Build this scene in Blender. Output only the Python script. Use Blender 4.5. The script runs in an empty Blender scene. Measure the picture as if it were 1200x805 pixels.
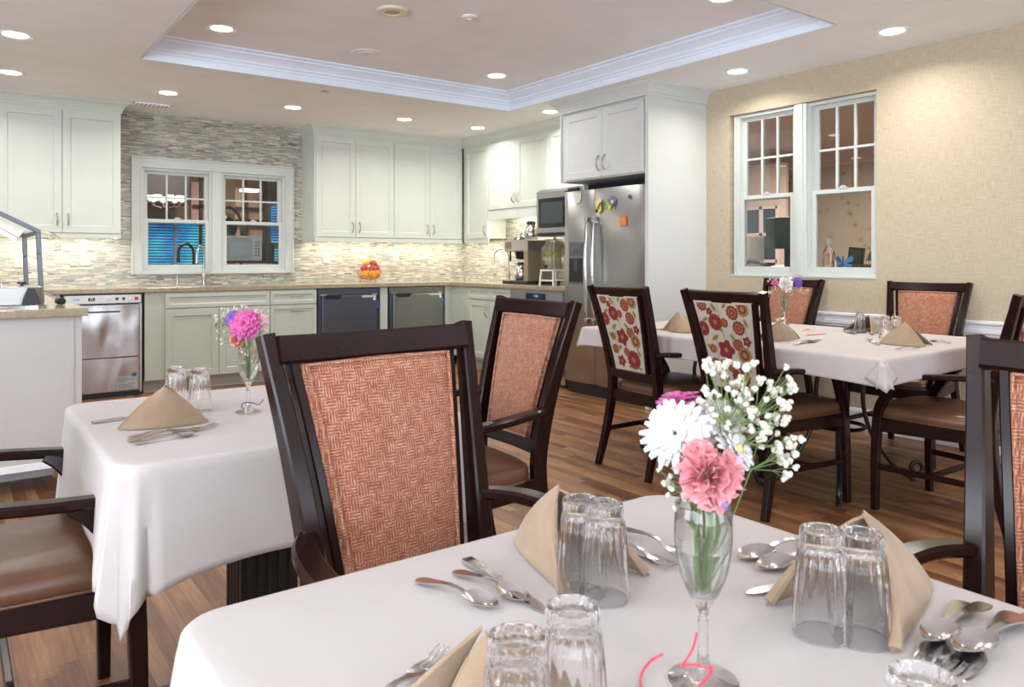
import bpy, bmesh, math, random
from mathutils import Vector, Matrix
PI = math.pi
R = math.radians
S = bpy.context.scene
COL = S.collection
rnd = random.Random(7)

# ---------------------------------------------------------------- camera
FPX = 895.7; HC = 1.16; CEIL = 2.534; TRAY = 2.69
YAW = math.atan2(0.59359, 0.80476)
FD = Vector((math.sin(YAW), math.cos(YAW), 0)); RD = Vector((math.cos(YAW), -math.sin(YAW), 0))
def W(px, py, F):            # a point measured in the photograph, at forward distance F metres
    p = RD*((px-600)/FPX*F) + FD*F
    return Vector((p.x, p.y, HC-(py-304)/FPX*F))
def WZ(px, py, z):           # the same, on a horizontal plane
    return W(px, py, (HC-z)*FPX/(py-304))
cd = bpy.data.cameras.new('camera'); cam = bpy.data.objects.new('camera', cd); COL.objects.link(cam)
cam.location = (0, 0, HC); cam.rotation_euler = (PI/2, 0, -YAW)
cd.sensor_width = 36; cd.lens = FPX/1200*36; cd.shift_y = -98.5/1200; cd.clip_start = .02
cd.dof.use_dof = True; cd.dof.focus_distance = 2.6; cd.dof.aperture_fstop = 13
S.camera = cam
S.view_settings.view_transform = 'Standard'; S.view_settings.look = 'None'; S.view_settings.gamma = 1
S.view_settings.use_curve_mapping = False; S.view_settings.exposure = EXPOSURE if 'EXPOSURE' in globals() else 0.0

# ---------------------------------------------------------------- objects
def link(o, parent=None):
    COL.objects.link(o)
    if parent is not None: o.parent = parent
    return o
def thing(name, label, cat, loc=(0,0,0), rz=0, group=None, rot=None):
    o = bpy.data.objects.new(name, None); o.empty_display_size = .05
    o.location = loc; o.rotation_euler = rot or (0,0,rz)
    o['label'] = label; o['category'] = cat
    if group: o['group'] = group
    return link(o)
def tag(o, label, cat, group=None, kind=None):
    o['label'] = label; o['category'] = cat
    if group: o['group'] = group
    if kind: o['kind'] = kind
    return o
def dup(root, loc, rz, label, group=None, rot=None):
    r = root.copy(); COL.objects.link(r); r.location = loc; r.rotation_euler = rot or (0,0,rz)
    r['label'] = label
    if group: r['group'] = group
    def rec(src, dst):
        for ch in list(src.children):
            c = ch.copy(); COL.objects.link(c); c.parent = dst
            rec(ch, c)
    rec(root, r)
    return r

class MB:
    def __init__(s): s.bm = bmesh.new(); s.mi = 0
    def _f(s, vs):
        try:
            f = s.bm.faces.new(vs); f.material_index = s.mi; return f
        except ValueError: return None
    def box(s, x0, x1, y0, y1, z0, z1, bev=0, mtx=None, seg=2):
        n0 = len(s.bm.verts)
        r = bmesh.ops.create_cube(s.bm, size=1)
        vs = r['verts']
        M = Matrix.Translation(((x0+x1)/2, (y0+y1)/2, (z0+z1)/2)) @ Matrix.Diagonal((x1-x0, y1-y0, z1-z0, 1))
        bmesh.ops.transform(s.bm, matrix=M, verts=vs)
        fs = set(f for v in vs for f in v.link_faces)
        for f in fs: f.material_index = s.mi
        if bev > 0:
            es = list(set(e for v in vs for e in v.link_edges))
            rr = bmesh.ops.bevel(s.bm, geom=es, offset=bev, segments=seg, profile=.6, affect='EDGES', material=-1)
            vs = list(set(v for f in rr['faces'] for v in f.verts) | set(v for v in vs if v.is_valid))
        if mtx is not None: bmesh.ops.transform(s.bm, matrix=mtx, verts=[v for v in vs if v.is_valid])
        return s
    def loft(s, rings, closed=True, caps=True):
        R_ = [[s.bm.verts.new(p) for p in ring] for ring in rings]
        n = len(R_[0])
        for a, b in zip(R_, R_[1:]):
            for i in range(n if closed else n-1):
                j = (i+1) % n
                s._f((a[i], a[j], b[j], b[i]))
        if caps and closed:
            s._f(list(reversed(R_[0]))); s._f(R_[-1])
        return R_
    def lathe(s, prof, n=24, c=(0,0,0), caps=False, mod=None, mtx=None):
        c = Vector(c); rings = []
        for k, (r, z) in enumerate(prof):
            ring = []
            for i in range(n):
                a = 2*PI*i/n
                rr = r*(mod(k, a) if mod else 1)
                p = Vector((rr*math.cos(a), rr*math.sin(a), z))
                if mtx is not None: p = mtx @ p
                ring.append(p+c)
            rings.append(ring)
        s.loft(rings, True, caps); return s
    def cyl(s, a, b, r, n=16, r2=None, bev=0):
        a = Vector(a); b = Vector(b); d = (b-a)
        q = d.to_track_quat('Z', 'Y').to_matrix(); L = d.length
        r2 = r if r2 is None else r2
        pr = [(r, 0), (r2, L)] if not bev else [(r-bev, 0), (r, bev), (r2, L-bev), (r2-bev, L)]
        s.loft([[a+q @ Vector((rr*math.cos(2*PI*i/n), rr*math.sin(2*PI*i/n), z)) for i in range(n)] for rr, z in pr])
        return s
    def tube(s, pts, r, n=8, sx=1, sy=1, closed=False, up=(0,0,1), caps=True):
        pts = [Vector(p) for p in pts]; N = len(pts); rings = []; up = Vector(up)
        for i, p in enumerate(pts):
            a = pts[i-1] if (i > 0 or closed) else p
            b = pts[(i+1) % N] if (i < N-1 or closed) else p
            t = (b-a).normalized()
            x = t.cross(up)
            if x.length < 1e-3: x = t.cross(Vector((0,1,0)))
            x.normalize(); y = x.cross(t).normalized()
            rr = r(i/(N-1)) if callable(r) else r
            rings.append([p + x*(rr*sx*math.cos(2*PI*k/n)) + y*(rr*sy*math.sin(2*PI*k/n)) for k in range(n)])
        if closed: rings.append(rings[0])
        s.loft(rings, True, caps and not closed); return s
    def bar(s, pts, w, h, up=(0,0,1), bev=.15):      # rectangular section swept along pts; w across, h along up
        pts = [Vector(p) for p in pts]; N = len(pts); rings = []; up = Vector(up)
        for i, p in enumerate(pts):
            a = pts[i-1] if i > 0 else p; b = pts[i+1] if i < N-1 else p
            t = (b-a).normalized(); x = t.cross(up).normalized(); y = x.cross(t).normalized()
            ww = (w(i/(N-1)) if callable(w) else w)/2; hh = (h(i/(N-1)) if callable(h) else h)/2
            e = min(ww, hh)*bev*2
            q = [(ww-e, -hh), (ww, -hh+e), (ww, hh-e), (ww-e, hh), (-ww+e, hh), (-ww, hh-e), (-ww, -hh+e), (-ww+e, -hh)]
            rings.append([p+x*u+y*v for u, v in q])
        s.loft(rings); return s
    def prism(s, poly, y0, y1, plane='xz'):
        def P(u, v, w):
            return (u, w, v) if plane == 'xz' else ((u, v, w) if plane == 'xy' else (w, u, v))
        a = [s.bm.verts.new(P(u, v, y0)) for u, v in poly]; b = [s.bm.verts.new(P(u, v, y1)) for u, v in poly]
        n = len(poly)
        for i in range(n): s._f((a[i], a[(i+1) % n], b[(i+1) % n], b[i]))
        s._f(list(reversed(a))); s._f(b); return s
    def poly(s, pts):
        s._f([s.bm.verts.new(p) for p in pts]); return s
    def sphere(s, c, r, n=12, m=8, sc=(1,1,1)):
        c = Vector(c); rings = []
        for k in range(m+1):
            t = PI*k/m; rr = max(math.sin(t), .02)
            rings.append([c+Vector((r*sc[0]*rr*math.cos(2*PI*i/n), r*sc[1]*rr*math.sin(2*PI*i/n), -r*sc[2]*math.cos(t))) for i in range(n)])
        s.loft(rings); return s
    def build(s, name, mats, parent=None, smooth=False, mods=None):
        bmesh.ops.recalc_face_normals(s.bm, faces=s.bm.faces)
        me = bpy.data.meshes.new(name); s.bm.to_mesh(me); s.bm.free()
        for m in (mats if isinstance(mats, (list, tuple)) else [mats]): me.materials.append(m)
        if smooth:
            for p in me.polygons: p.use_smooth = True
            if smooth != 'all':
                try: me.set_sharp_from_angle(angle=R(smooth if isinstance(smooth, (int, float)) and smooth > 1 else 38))
                except Exception: pass
        o = bpy.data.objects.new(name, me)
        return link(o, parent)
def structure(o, label=None):
    o['kind'] = 'structure'
    if label: o['label'] = label
    return o
def addmod(o, typ, **kw):
    m = o.modifiers.new(typ.lower(), typ)
    for k, v in kw.items(): setattr(m, k, v)
    return m

# ---------------------------------------------------------------- materials
class NT:
    def __init__(s, name):
        s.mat = bpy.data.materials.new(name); s.mat.use_nodes = True
        s.t = s.mat.node_tree; s.n = s.t.nodes; s.l = s.t.links
        s.bsdf = next(x for x in s.n if x.type == 'BSDF_PRINCIPLED'); s.out = next(x for x in s.n if x.type == 'OUTPUT_MATERIAL')
    def put(s, sock, v):
        if isinstance(v, bpy.types.NodeSocket): s.l.new(v, sock)
        elif v is not None: sock.default_value = v
    def m(s, op, a, b=None, c=None, clamp=False):
        n = s.n.new('ShaderNodeMath'); n.operation = op; n.use_clamp = clamp
        for i, v in enumerate((a, b, c)):
            if v is not None: s.put(n.inputs[i], v)
        return n.outputs[0]
    def obj(s):
        return s.n.new('ShaderNodeTexCoord').outputs['Object']
    def sep(s, v):
        n = s.n.new('ShaderNodeSeparateXYZ'); s.l.new(v, n.inputs[0]); return n.outputs
    def comb(s, x=0, y=0, z=0):
        n = s.n.new('ShaderNodeCombineXYZ')
        for i, v in enumerate((x, y, z)): s.put(n.inputs[i], v)
        return n.outputs[0]
    def noise(s, v=None, scale=5, detail=3, rough=.5, out='Fac'):
        n = s.n.new('ShaderNodeTexNoise'); n.inputs['Scale'].default_value = scale
        n.inputs['Detail'].default_value = detail; n.inputs['Roughness'].default_value = rough
        if v is not None: s.l.new(v, n.inputs['Vector'])
        return n.outputs[out]
    def white(s, v):
        n = s.n.new('ShaderNodeTexWhiteNoise'); s.l.new(v, n.inputs['Vector']); return n.outputs
    def ramp(s, f, stops, interp='LINEAR'):
        n = s.n.new('ShaderNodeValToRGB'); n.color_ramp.interpolation = interp
        e = n.color_ramp.elements
        while len(e) < len(stops): e.new(.5)
        for i, (p, c) in enumerate(stops):
            e[i].position = p; e[i].color = (*c, 1) if len(c) == 3 else c
        s.l.new(f, n.inputs[0]); return n.outputs[0]
    def mix(s, f, a, b, mode='MIX'):
        n = s.n.new('ShaderNodeMix'); n.data_type = 'RGBA'; n.blend_type = mode
        s.put(n.inputs[0], f)
        for i, v in ((6, a), (7, b)):
            if isinstance(v, tuple) and len(v) == 3: v = (*v, 1)
            s.put(n.inputs[i], v)
        return n.outputs[2]
    def bump(s, h, strength=.3, dist=.002):
        n = s.n.new('ShaderNodeBump'); n.inputs['Strength'].default_value = strength; n.inputs['Distance'].default_value = dist
        s.l.new(h, n.inputs['Height']); s.l.new(n.outputs[0], s.bsdf.inputs['Normal']); return n
    def set(s, **kw):
        names = dict(color='Base Color', rough='Roughness', metal='Metallic', spec='Specular IOR Level', coat='Coat Weight', coatr='Coat Roughness',
                     trans='Transmission Weight', ior='IOR', emis='Emission Color', emistr='Emission Strength', sheen='Sheen Weight', alpha='Alpha', aniso='Anisotropic', sss='Subsurface Weight')
        for k, v in kw.items():
            if isinstance(v, tuple) and len(v) == 3: v = (*v, 1)
            s.put(s.bsdf.inputs[names[k]], v)
        return s
def simple(name, color, rough=.5, **kw):
    return NT(name).set(color=color, rough=rough, **kw).mat
M = {}
def mk_paint(name, c, rough=.45, amt=.03, scale=3):
    t = NT(name); n = t.noise(t.obj(), scale, 4)
    a = tuple(max(0, x*(1-amt)) for x in c); b = tuple(min(1, x*(1+amt)) for x in c)
    t.set(color=t.ramp(n, [(.3, a), (.7, b)]), rough=rough)
    t.bump(t.noise(t.obj(), 180, 2), .04, .001); return t.mat
M['cabinet'] = mk_paint('cabinet_paint', (.60, .645, .59), .38)
M['base_cab'] = mk_paint('base_cabinet_paint', (.46, .50, .44), .4)
M['toe'] = mk_paint('toe_kick_paint', (.38, .37, .32), .5)
M['island'] = mk_paint('island_paint', (.47, .445, .43), .45)
M['ceiling'] = mk_paint('ceiling_paint', (.86, .88, .90), .8)
M['tray'] = mk_paint('tray_ceiling_paint', (.86, .875, .90), .8)
M['trimw'] = mk_paint('white_trim_paint', (.76, .78, .80), .4)
M['frame'] = mk_paint('window_frame_paint', (.56, .60, .57), .35)
M['traytrim'] = mk_paint('tray_trim_paint', (.76, .85, .97), .45)
M['plainwall'] = mk_paint('plain_wall_paint', (.66, .58, .46), .8)
M['tallcab'] = mk_paint('tall_cabinet_paint', (.60, .63, .61), .4)
def mk_linen():
    t = NT('linen_wallpaper'); o = t.sep(t.obj())
    v1 = t.comb(0, t.m('MULTIPLY', o[1], 14), t.m('MULTIPLY', o[2], 330)); v2 = t.comb(0, t.m('MULTIPLY', o[1], 330), t.m('MULTIPLY', o[2], 14))
    a = t.noise(v1, 1, 3); b = t.noise(v2, 1, 3); s = t.m('MULTIPLY', t.m('ADD', a, b), .5)
    seam = t.m('LESS_THAN', t.m('ABSOLUTE', t.m('SUBTRACT', o[2], 1.055)), .0015)
    c = t.ramp(s, [(.36, (.40, .33, .225)), (.5, (.475, .405, .29)), (.64, (.55, .48, .36))])
    t.set(color=t.mix(seam, c, (.54, .45, .32)), rough=.75); t.bump(s, .25, .001); return t.mat
M['linen'] = mk_linen()
def mk_mosaic(name, ax):
    t = NT(name); o = t.sep(t.obj()); x = o[ax]; z = o[2]
    h = .0125
    row = t.m('FLOOR', t.m('DIVIDE', z, h))
    w1 = t.white(t.comb(row, 3.1, 0))
    ln = t.m('ADD', .05, t.m('MULTIPLY', w1[0], .06))
    off = t.m('MULTIPLY', t.white(t.comb(row, 9.7, 1))[0], 3)
    q = t.m('DIVIDE', t.m('ADD', x, off), ln); colm = t.m('FLOOR', q)
    rv = t.white(t.comb(row, colm, 5))[0]
    fx = t.m('FRACT', q); fz = t.m('FRACT', t.m('DIVIDE', z, h))
    gr = t.m('MAXIMUM', t.m('LESS_THAN', fz, .13), t.m('LESS_THAN', t.m('MULTIPLY', fx, ln), .002))
    big = t.noise(t.comb(t.m('MULTIPLY', x, 1), 0, t.m('MULTIPLY', z, 5)), 2.2, 2)
    f = t.m('ADD', t.m('MULTIPLY', rv, .8), t.m('MULTIPLY', big, .2))
    c = t.ramp(f, [(0, (.17, .155, .12)), (.12, (.28, .29, .25)), (.3, (.44, .395, .32)), (.42, (.29, .32, .28)), (.55, (.50, .465, .38)), (.7, (.36, .38, .33)), (.82, (.62, .60, .53)), (.95, (.50, .52, .47))], 'CONSTANT')
    t.set(color=t.mix(gr, c, (.50, .48, .43)), rough=t.m('ADD', .18, t.m('MULTIPLY', gr, .5)))
    t.bump(t.m('SUBTRACT', 1, gr), .35, .002); return t.mat
M['mosaic_x'] = mk_mosaic('glass_mosaic_back', 0); M['mosaic_y'] = mk_mosaic('glass_mosaic_side', 1)
def mk_floor():
    t = NT('wood_plank_floor'); o = t.sep(t.obj()); x, y = o[0], o[1]
    w = .152; row = t.m('FLOOR', t.m('DIVIDE', x, w)); off = t.m('MULTIPLY', t.white(t.comb(row, 1.3, 0))[0], 1.2)
    q = t.m('DIVIDE', t.m('ADD', y, off), 1.22); c_ = t.m('FLOOR', q); rv = t.white(t.comb(row, c_, 2))
    sub = t.m('FLOOR', t.m('DIVIDE', x, w/3)); q2 = t.m('DIVIDE', t.m('ADD', y, t.m('MULTIPLY', t.white(t.comb(sub, 8, 0))[0], 2)), .55)
    rs = t.white(t.comb(sub, t.m('FLOOR', q2), 4))[0]
    g = t.noise(t.comb(t.m('MULTIPLY', x, 60), t.m('ADD', t.m('MULTIPLY', y, 4), t.m('MULTIPLY', rv[0], 30)), 0), 1, 5, .6)
    g2 = t.noise(t.comb(t.m('MULTIPLY', x, 9), t.m('MULTIPLY', y, 1.6), rs), 1.3, 3)
    f = t.m('ADD', t.m('ADD', t.m('MULTIPLY', rs, .26), t.m('MULTIPLY', g, .48)), t.m('MULTIPLY', g2, .36))
    c = t.ramp(f, [(.30, (.055, .019, .008)), (.44, (.135, .052, .020)), (.56, (.215, .093, .038)), (.72, (.34, .18, .085))])
    gap = t.m('MAXIMUM', t.m('LESS_THAN', t.m('FRACT', t.m('DIVIDE', x, w)), .012), t.m('LESS_THAN', t.m('FRACT', q), .0018))
    t.set(color=t.mix(gap, c, (.06, .035, .022)), spec=.35, rough=t.m('ADD', .30, t.m('MULTIPLY', g, .2)))
    t.bump(t.m('SUBTRACT', g, gap), .12, .0015); return t.mat
M['floor'] = mk_floor()
def mk_wood():
    t = NT('dark_espresso_wood'); g = t.noise(t.obj(), 14, 2)
    t.set(color=t.ramp(g, [(.3, (.012, .0042, .0036)), (.7, (.017, .0058, .0048))]), rough=.2, spec=.24, coat=.0, coatr=.08); return t.mat
M['wood'] = mk_wood()
def mk_tweed():
    t = NT('orange_tweed_weave'); o = t.sep(t.obj())
    wob = t.m('MULTIPLY', t.m('SUBTRACT', t.noise(t.obj(), 60, 2), .5), .004)
    x = t.m('ADD', o[0], wob); z = t.m('ADD', o[2], wob); c = .0235
    ix = t.m('FLOOR', t.m('DIVIDE', x, c)); iz = t.m('FLOOR', t.m('DIVIDE', z, c))
    chk = t.m('FLOORED_MODULO', t.m('ADD', ix, iz), 2)
    p = c/4
    sx = t.m('ABSOLUTE', t.m('SUBTRACT', t.m('FRACT', t.m('DIVIDE', x, p)), .5)); sz = t.m('ABSOLUTE', t.m('SUBTRACT', t.m('FRACT', t.m('DIVIDE', z, p)), .5))
    s = t.m('ADD', t.m('MULTIPLY', sx, chk), t.m('MULTIPLY', sz, t.m('SUBTRACT', 1, chk)))
    na = t.noise(t.comb(t.m('MULTIPLY', o[0], 900), 0, t.m('MULTIPLY', o[2], 130)), 1, 3, .7); nb = t.noise(t.comb(t.m('MULTIPLY', o[0], 130), 0, t.m('MULTIPLY', o[2], 900)), 1, 3, .7)
    n = t.m('ADD', t.m('MULTIPLY', na, chk), t.m('MULTIPLY', nb, t.m('SUBTRACT', 1, chk))); n2 = t.noise(t.obj(), 60, 3)
    f = t.m('ADD', t.m('ADD', t.m('MULTIPLY', s, .62), t.m('MULTIPLY', n, 1.25)), t.m('MULTIPLY', n2, .4))
    col = t.ramp(t.m('MULTIPLY', f, .62), [(.42, (.16, .032, .014)), (.53, (.26, .068, .032)), (.64, (.36, .14, .07)), (.78, (.62, .44, .32))])
    t.set(color=col, rough=.85, sheen=.2); t.bump(f, .5, .0015); return t.mat
M['tweed'] = mk_tweed()
def mk_leather():
    t = NT('brown_vinyl'); n = t.noise(t.obj(), 7, 3)
    t.set(color=t.ramp(n, [(.3, (.10, .044, .023)), (.7, (.14, .064, .034))]), rough=.34); t.bump(t.noise(t.obj(), 350, 2), .12, .001); return t.mat
M['leather'] = mk_leather()
def mk_cloth():
    t = NT('white_table_linen'); o = t.obj()
    fine = t.noise(o, 900, 1); mid = t.noise(o, 5, 3, .5)
    t.set(color=t.ramp(mid, [(.3, (.47, .435, .42)), (.7, (.50, .465, .45))]), rough=.8, sheen=.0)
    t.bump(t.m('ADD', t.m('MULTIPLY', fine, .03), t.m('MULTIPLY', mid, 1)), .30, .012); return t.mat
M['cloth'] = mk_cloth()
def mk_napkin():
    t = NT('khaki_napkin_cotton'); n = t.noise(t.obj(), 22, 3)
    t.set(color=t.ramp(n, [(.3, (.27, .187, .115)), (.7, (.33, .235, .15))]), rough=.8, sheen=.2); t.bump(t.m('ADD', n, t.m('MULTIPLY', t.noise(t.obj(), 900, 1), .1)), .3, .004); return t.mat
M['napkin'] = mk_napkin()
def mk_glass(name='clear_glass', tint=(1, 1, 1), k=.45, ior=1.45):
    t = NT(name); g = t.n.new('ShaderNodeBsdfGlass'); g.inputs['IOR'].default_value = ior; g.inputs['Roughness'].default_value = 0; g.inputs['Color'].default_value = (*tint, 1)
    tr = t.n.new('ShaderNodeBsdfTransparent'); tr.inputs[0].default_value = (*tint, 1)
    mx = t.n.new('ShaderNodeMixShader'); mx.inputs[0].default_value = k
    t.l.new(tr.outputs[0], mx.inputs[1]); t.l.new(g.outputs[0], mx.inputs[2]); t.l.new(mx.outputs[0], t.out.inputs[0]); return t.mat
M['glass'] = mk_glass('tumbler_glass', (1, 1, 1), .97)
M['thin'] = mk_glass('flute_glass', (1, 1, 1), .9)
M['water'] = mk_glass('vase_water', (.98, 1, .99), .8, 1.25)
def mk_pane():
    t = NT('window_pane_glass'); tr = t.n.new('ShaderNodeBsdfTransparent'); tr.inputs[0].default_value = (.93, .95, .95, 1)
    g = t.n.new('ShaderNodeBsdfGlossy'); g.inputs['Roughness'].default_value = .02
    fr = t.n.new('ShaderNodeFresnel'); fr.inputs[0].default_value = 1.5
    mx = t.n.new('ShaderNodeMixShader'); t.l.new(fr.outputs[0], mx.inputs[0]); t.l.new(tr.outputs[0], mx.inputs[1]); t.l.new(g.outputs[0], mx.inputs[2]); t.l.new(mx.outputs[0], t.out.inputs[0]); return t.mat
M['pane'] = mk_pane()
def mk_steel(name, c, rough, ax=2, wob=0):
    t = NT(name); o = t.sep(t.obj()); s = [60, 60, 60]; s[ax] = 2.0
    n = t.noise(t.comb(*[t.m('MULTIPLY', o[i], s[i]) for i in range(3)]), 4, 3)
    t.set(color=c, metal=1, rough=t.m('ADD', rough, t.m('MULTIPLY', n, .1)))
    if wob: t.bump(t.noise(t.comb(t.m('MULTIPLY', o[0], 3.2), t.m('MULTIPLY', o[1], 3.2), t.m('MULTIPLY', o[2], 1.6)), 1.3, 1), wob, .05)
    return t.mat
M['steel'] = mk_steel('brushed_stainless', (.50, .49, .47), .25, 0)
M['steelw'] = mk_steel('dishwasher_stainless', (.47, .455, .44), .17, 0, .5)
M['steeld'] = mk_steel('undercounter_steel_dark', (.17, .185, .235), .3, 2)
M['steelg'] = mk_steel('undercounter_steel', (.32, .33, .30), .3, 2)
M['fridge'] = mk_steel('fridge_stainless', (.40, .405, .40), .26, 1)
M['chrome'] = simple('polished_chrome', (.62, .62, .62), .12, metal=1)
M['nickel'] = simple('brushed_nickel', (.50, .48, .45), .28, metal=1)
def mk_flat():
    t = NT('flatware_steel'); t.set(color=(.60, .58, .57), metal=1, rough=.16); t.bump(t.noise(t.obj(), 60, 2), .06, .002); return t.mat
M['flatware'] = mk_flat()
M['black'] = simple('black_plastic', (.012, .012, .014), .3)
M['iron'] = simple('black_iron', (.012, .011, .011), .4, spec=.5)
M['gapshade'] = simple('painted_gap_shade', (.015, .016, .022), .7)  # near-black tone painted for the shade above the fridge
def mk_counter():
    t = NT('tan_quartz'); n = t.noise(t.obj(), 260, 2, .7); n2 = t.noise(t.obj(), 30, 3)
    f = t.m('ADD', t.m('MULTIPLY', n, .7), t.m('MULTIPLY', n2, .3))
    t.set(color=t.ramp(f, [(.35, (.20, .165, .11)), (.5, (.32, .27, .185)), (.65, (.44, .38, .27))]), rough=.16); return t.mat
M['counter'] = mk_counter()
def em(name, c, s):
    t = NT(name); t.set(color=(0, 0, 0), emis=c, emistr=s, rough=1); return t.mat
M['lamp'] = em('downlight_lens', (1, .95, .86), 14)
M['strip'] = em('undercabinet_strip', (1, .86, .62), 6)
M['ivory'] = simple('ivory_plastic', (.72, .66, .52), .4)
M['whitep'] = simple('white_plastic', (.75, .75, .73), .4)
def XatY(px, Y):
    d = RD*((px-600)/FPX)+FD; return d.x/d.y*Y
def YatX(px, X):
    d = RD*((px-600)/FPX)+FD; return d.y/d.x*X
XW = 5.03; YB = 7.79; YC = 7.18; XC = 4.455
# ---------------------------------------------------------------- room shell
def boxes(name, mat, L, kind=True, parent=None, bev=0):
    b = MB()
    for q in L: b.box(*q, bev=bev)
    o = b.build(name, mat, parent)
    if kind and parent is None: structure(o)
    return o
boxes('floor', M['floor'], [(-3.2, 9.2, -3.2, 12.2, -.06, 0)])
TX0, TX1, TY0, TY1 = 1.055, 4.185, 2.47, 5.715
boxes('ceiling', M['ceiling'], [(-3.2, TX0, -3.2, YB, CEIL, CEIL+.3), (TX1, XW+.15, -3.2, YB, CEIL, CEIL+.3), (TX0, TX1, -3.2, TY0, CEIL, CEIL+.3), (TX0, TX1, TY1, YB, CEIL, CEIL+.3)])
boxes('ceiling_tray', M['tray'], [(TX0-.01, TX1+.01, TY0-.01, TY1+.01, TRAY, TRAY+.1)])
def inset_rings(x0, x1, y0, y1, prof):
    return [[(x0+d, y0+d, z), (x1-d, y0+d, z), (x1-d, y1-d, z), (x0+d, y1-d, z)] for d, z in prof]
b = MB()
h = TRAY-CEIL
b.loft(inset_rings(TX0, TX1, TY0, TY1, [(.0, CEIL-.002), (.012, CEIL-.002), (.012, CEIL+.045), (.02, CEIL+.05), (.02, CEIL+.062), (.034, CEIL+.075), (.034, CEIL+.085), (.05, CEIL+.10), (.075, CEIL+.118), (.09, CEIL+.125), (.09, CEIL+.135), (.115, CEIL+.145), (.115, TRAY), (-.005, TRAY)]), True, False)
structure(b.build('trim_1', M['traytrim']), 'stepped white crown moulding around the raised ceiling tray')
# back wall, with the window opening
boxes('wall_back', M['mosaic_x'], [(-3.2, 1.44, YB, YB+.12, 0, 2.75), (2.82, XW+.15, YB, YB+.12, 0, 2.75), (1.44, 2.82, YB, YB+.12, 0, 1.05), (1.44, 2.82, YB, YB+.12, 2.03, 2.75)])
WY0, WY1, WZ0, WZ1 = 2.686, 3.887, 1.035, 2.306
boxes('wall_right', M['linen'], [(XW, XW+.15, -3.2, WY0, 0, 2.6), (XW, XW+.15, WY1, 4.17, 0, 2.6), (XW, XW+.15, WY0, WY1, 0, WZ0), (XW, XW+.15, WY0, WY1, WZ1, 2.6)])
boxes('wall_right_kitchen', M['mosaic_y'], [(XW, XW+.15, 4.17, YB, 0, 2.6)])
# walls behind the camera, with the daylight windows
boxes('wall_left', M['plainwall'], [(-3.2, -3.05, -3.2, YB, 0, .7), (-3.2, -3.05, -3.2, YB, 2.3, 2.6), (-3.2, -3.05, -3.2, -2.2, .7, 2.3), (-3.2, -3.05, .4, 1.2, .7, 2.3), (-3.2, -3.05, 3.4, YB, .7, 2.3)])
boxes('wall_front', M['plainwall'], [(-3.05, XW, -3.2, -3.05, 0, .5), (-3.05, XW, -3.2, -3.05, 2.3, 2.6), (-3.05, -2.3, -3.2, -3.05, .5, 2.3), (.6, 1.4, -3.2, -3.05, .5, 2.3), (3.2, XW, -3.2, -3.05, .5, 2.3)])
def plain_window(name, x0, x1, y0, y1, z0, z1, n):
    b = MB(); lx = x1-x0 > y1-y0
    for i in range(n+1):
        t = i/n
        if lx: b.box(x0+(x1-x0)*t-.025, x0+(x1-x0)*t+.025, y0, y1, z0, z1)
        else: b.box(x0, x1, y0+(y1-y0)*t-.025, y0+(y1-y0)*t+.025, z0, z1)
    for z in (z0, (z0+z1)/2, z1): b.box(x0, x1, y0, y1, z-.025, z+.025)
    structure(b.build(name, M['frame']))
plain_window('window_5', -3.15, -3.1, -2.2, .4, .7, 2.3, 4); plain_window('window_6', -3.15, -3.1, 1.2, 3.4, .7, 2.3, 4)
plain_window('window_7', -2.3, .6, -3.15, -3.1, .5, 2.3, 4); plain_window('window_8', 1.4, 3.2, -3.15, -3.1, .5, 2.3, 4)

# mouldings swept along a plan path, mitred; d outward to the right of travel
def moulding(path, prof, close=True):
    P = [Vector((p[0], p[1])) for p in path]; n = len(P); offs = []
    for i in range(n):
        a = (P[i]-P[i-1]).normalized() if i > 0 else None
        c = (P[i+1]-P[i]).normalized() if i < n-1 else None
        na = Vector((a.y, -a.x)) if a else None; nc = Vector((c.y, -c.x)) if c else None
        if na is None: m = nc
        elif nc is None: m = na
        else:
            m = (na+nc).normalized(); m = m/max(.2, m.dot(na))
        offs.append(m)
    b = MB()
    b.loft([[(P[i].x+offs[i].x*d, P[i].y+offs[i].y*d, z) for d, z in prof] for i in range(n)])
    return b
def crown(name, path, z0, top, proj, mat, label):
    hh = top-z0
    prof = [(0, z0), (.008, z0), (.008, z0+hh*.22), (.014, z0+hh*.26), (.014, z0+hh*.34), (proj*.3, z0+hh*.45), (proj*.55, z0+hh*.68), (proj*.82, z0+hh*.82), (proj*.86, z0+hh*.88), (proj, z0+hh*.9), (proj, top), (0, top)]
    structure(moulding(path, prof).build(name, mat), label)
UY = 7.44; UX = 4.78
crown('trim_2', [(-1.0, UY+.02), (1.225, UY+.02), (1.225, YB)], 2.44, CEIL, .06, M['cabinet'], 'painted crown above the left wall cupboards')
crown('trim_3', [(3.0, YB), (3.0, UY+.02), (UX+.02, UY+.02), (UX+.02, 5.18)], 2.44, CEIL, .065, M['cabinet'], 'painted crown above the corner wall cupboards')
crown('trim_4', [(4.365, 5.185), (4.345, 5.185), (4.345, 4.12), (XW, 4.12)], 2.43, CEIL, .062, M['tallcab'], 'painted crown around the tall fridge surround')
# chair rail and baseboard on the linen wall (facing -X; travelling -Y puts 'right' at -X)
cr = [(0, .695), (.012, .695), (.012, .705), (.022, .715), (.022, .735), (.014, .742), (.014, .762), (.03, .772), (.03, .785), (.018, .79), (0, .79)]
structure(moulding([(XW, 4.11), (XW, -3.05)], cr).build('trim_5', M['trimw']), 'grey white chair rail on the linen wall')
structure(moulding([(XW, 4.11), (XW, -3.05)], [(0, 0), (.018, 0), (.018, .12), (.01, .14), (0, .14)]).build('baseboard_right', M['trimw']))

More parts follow.
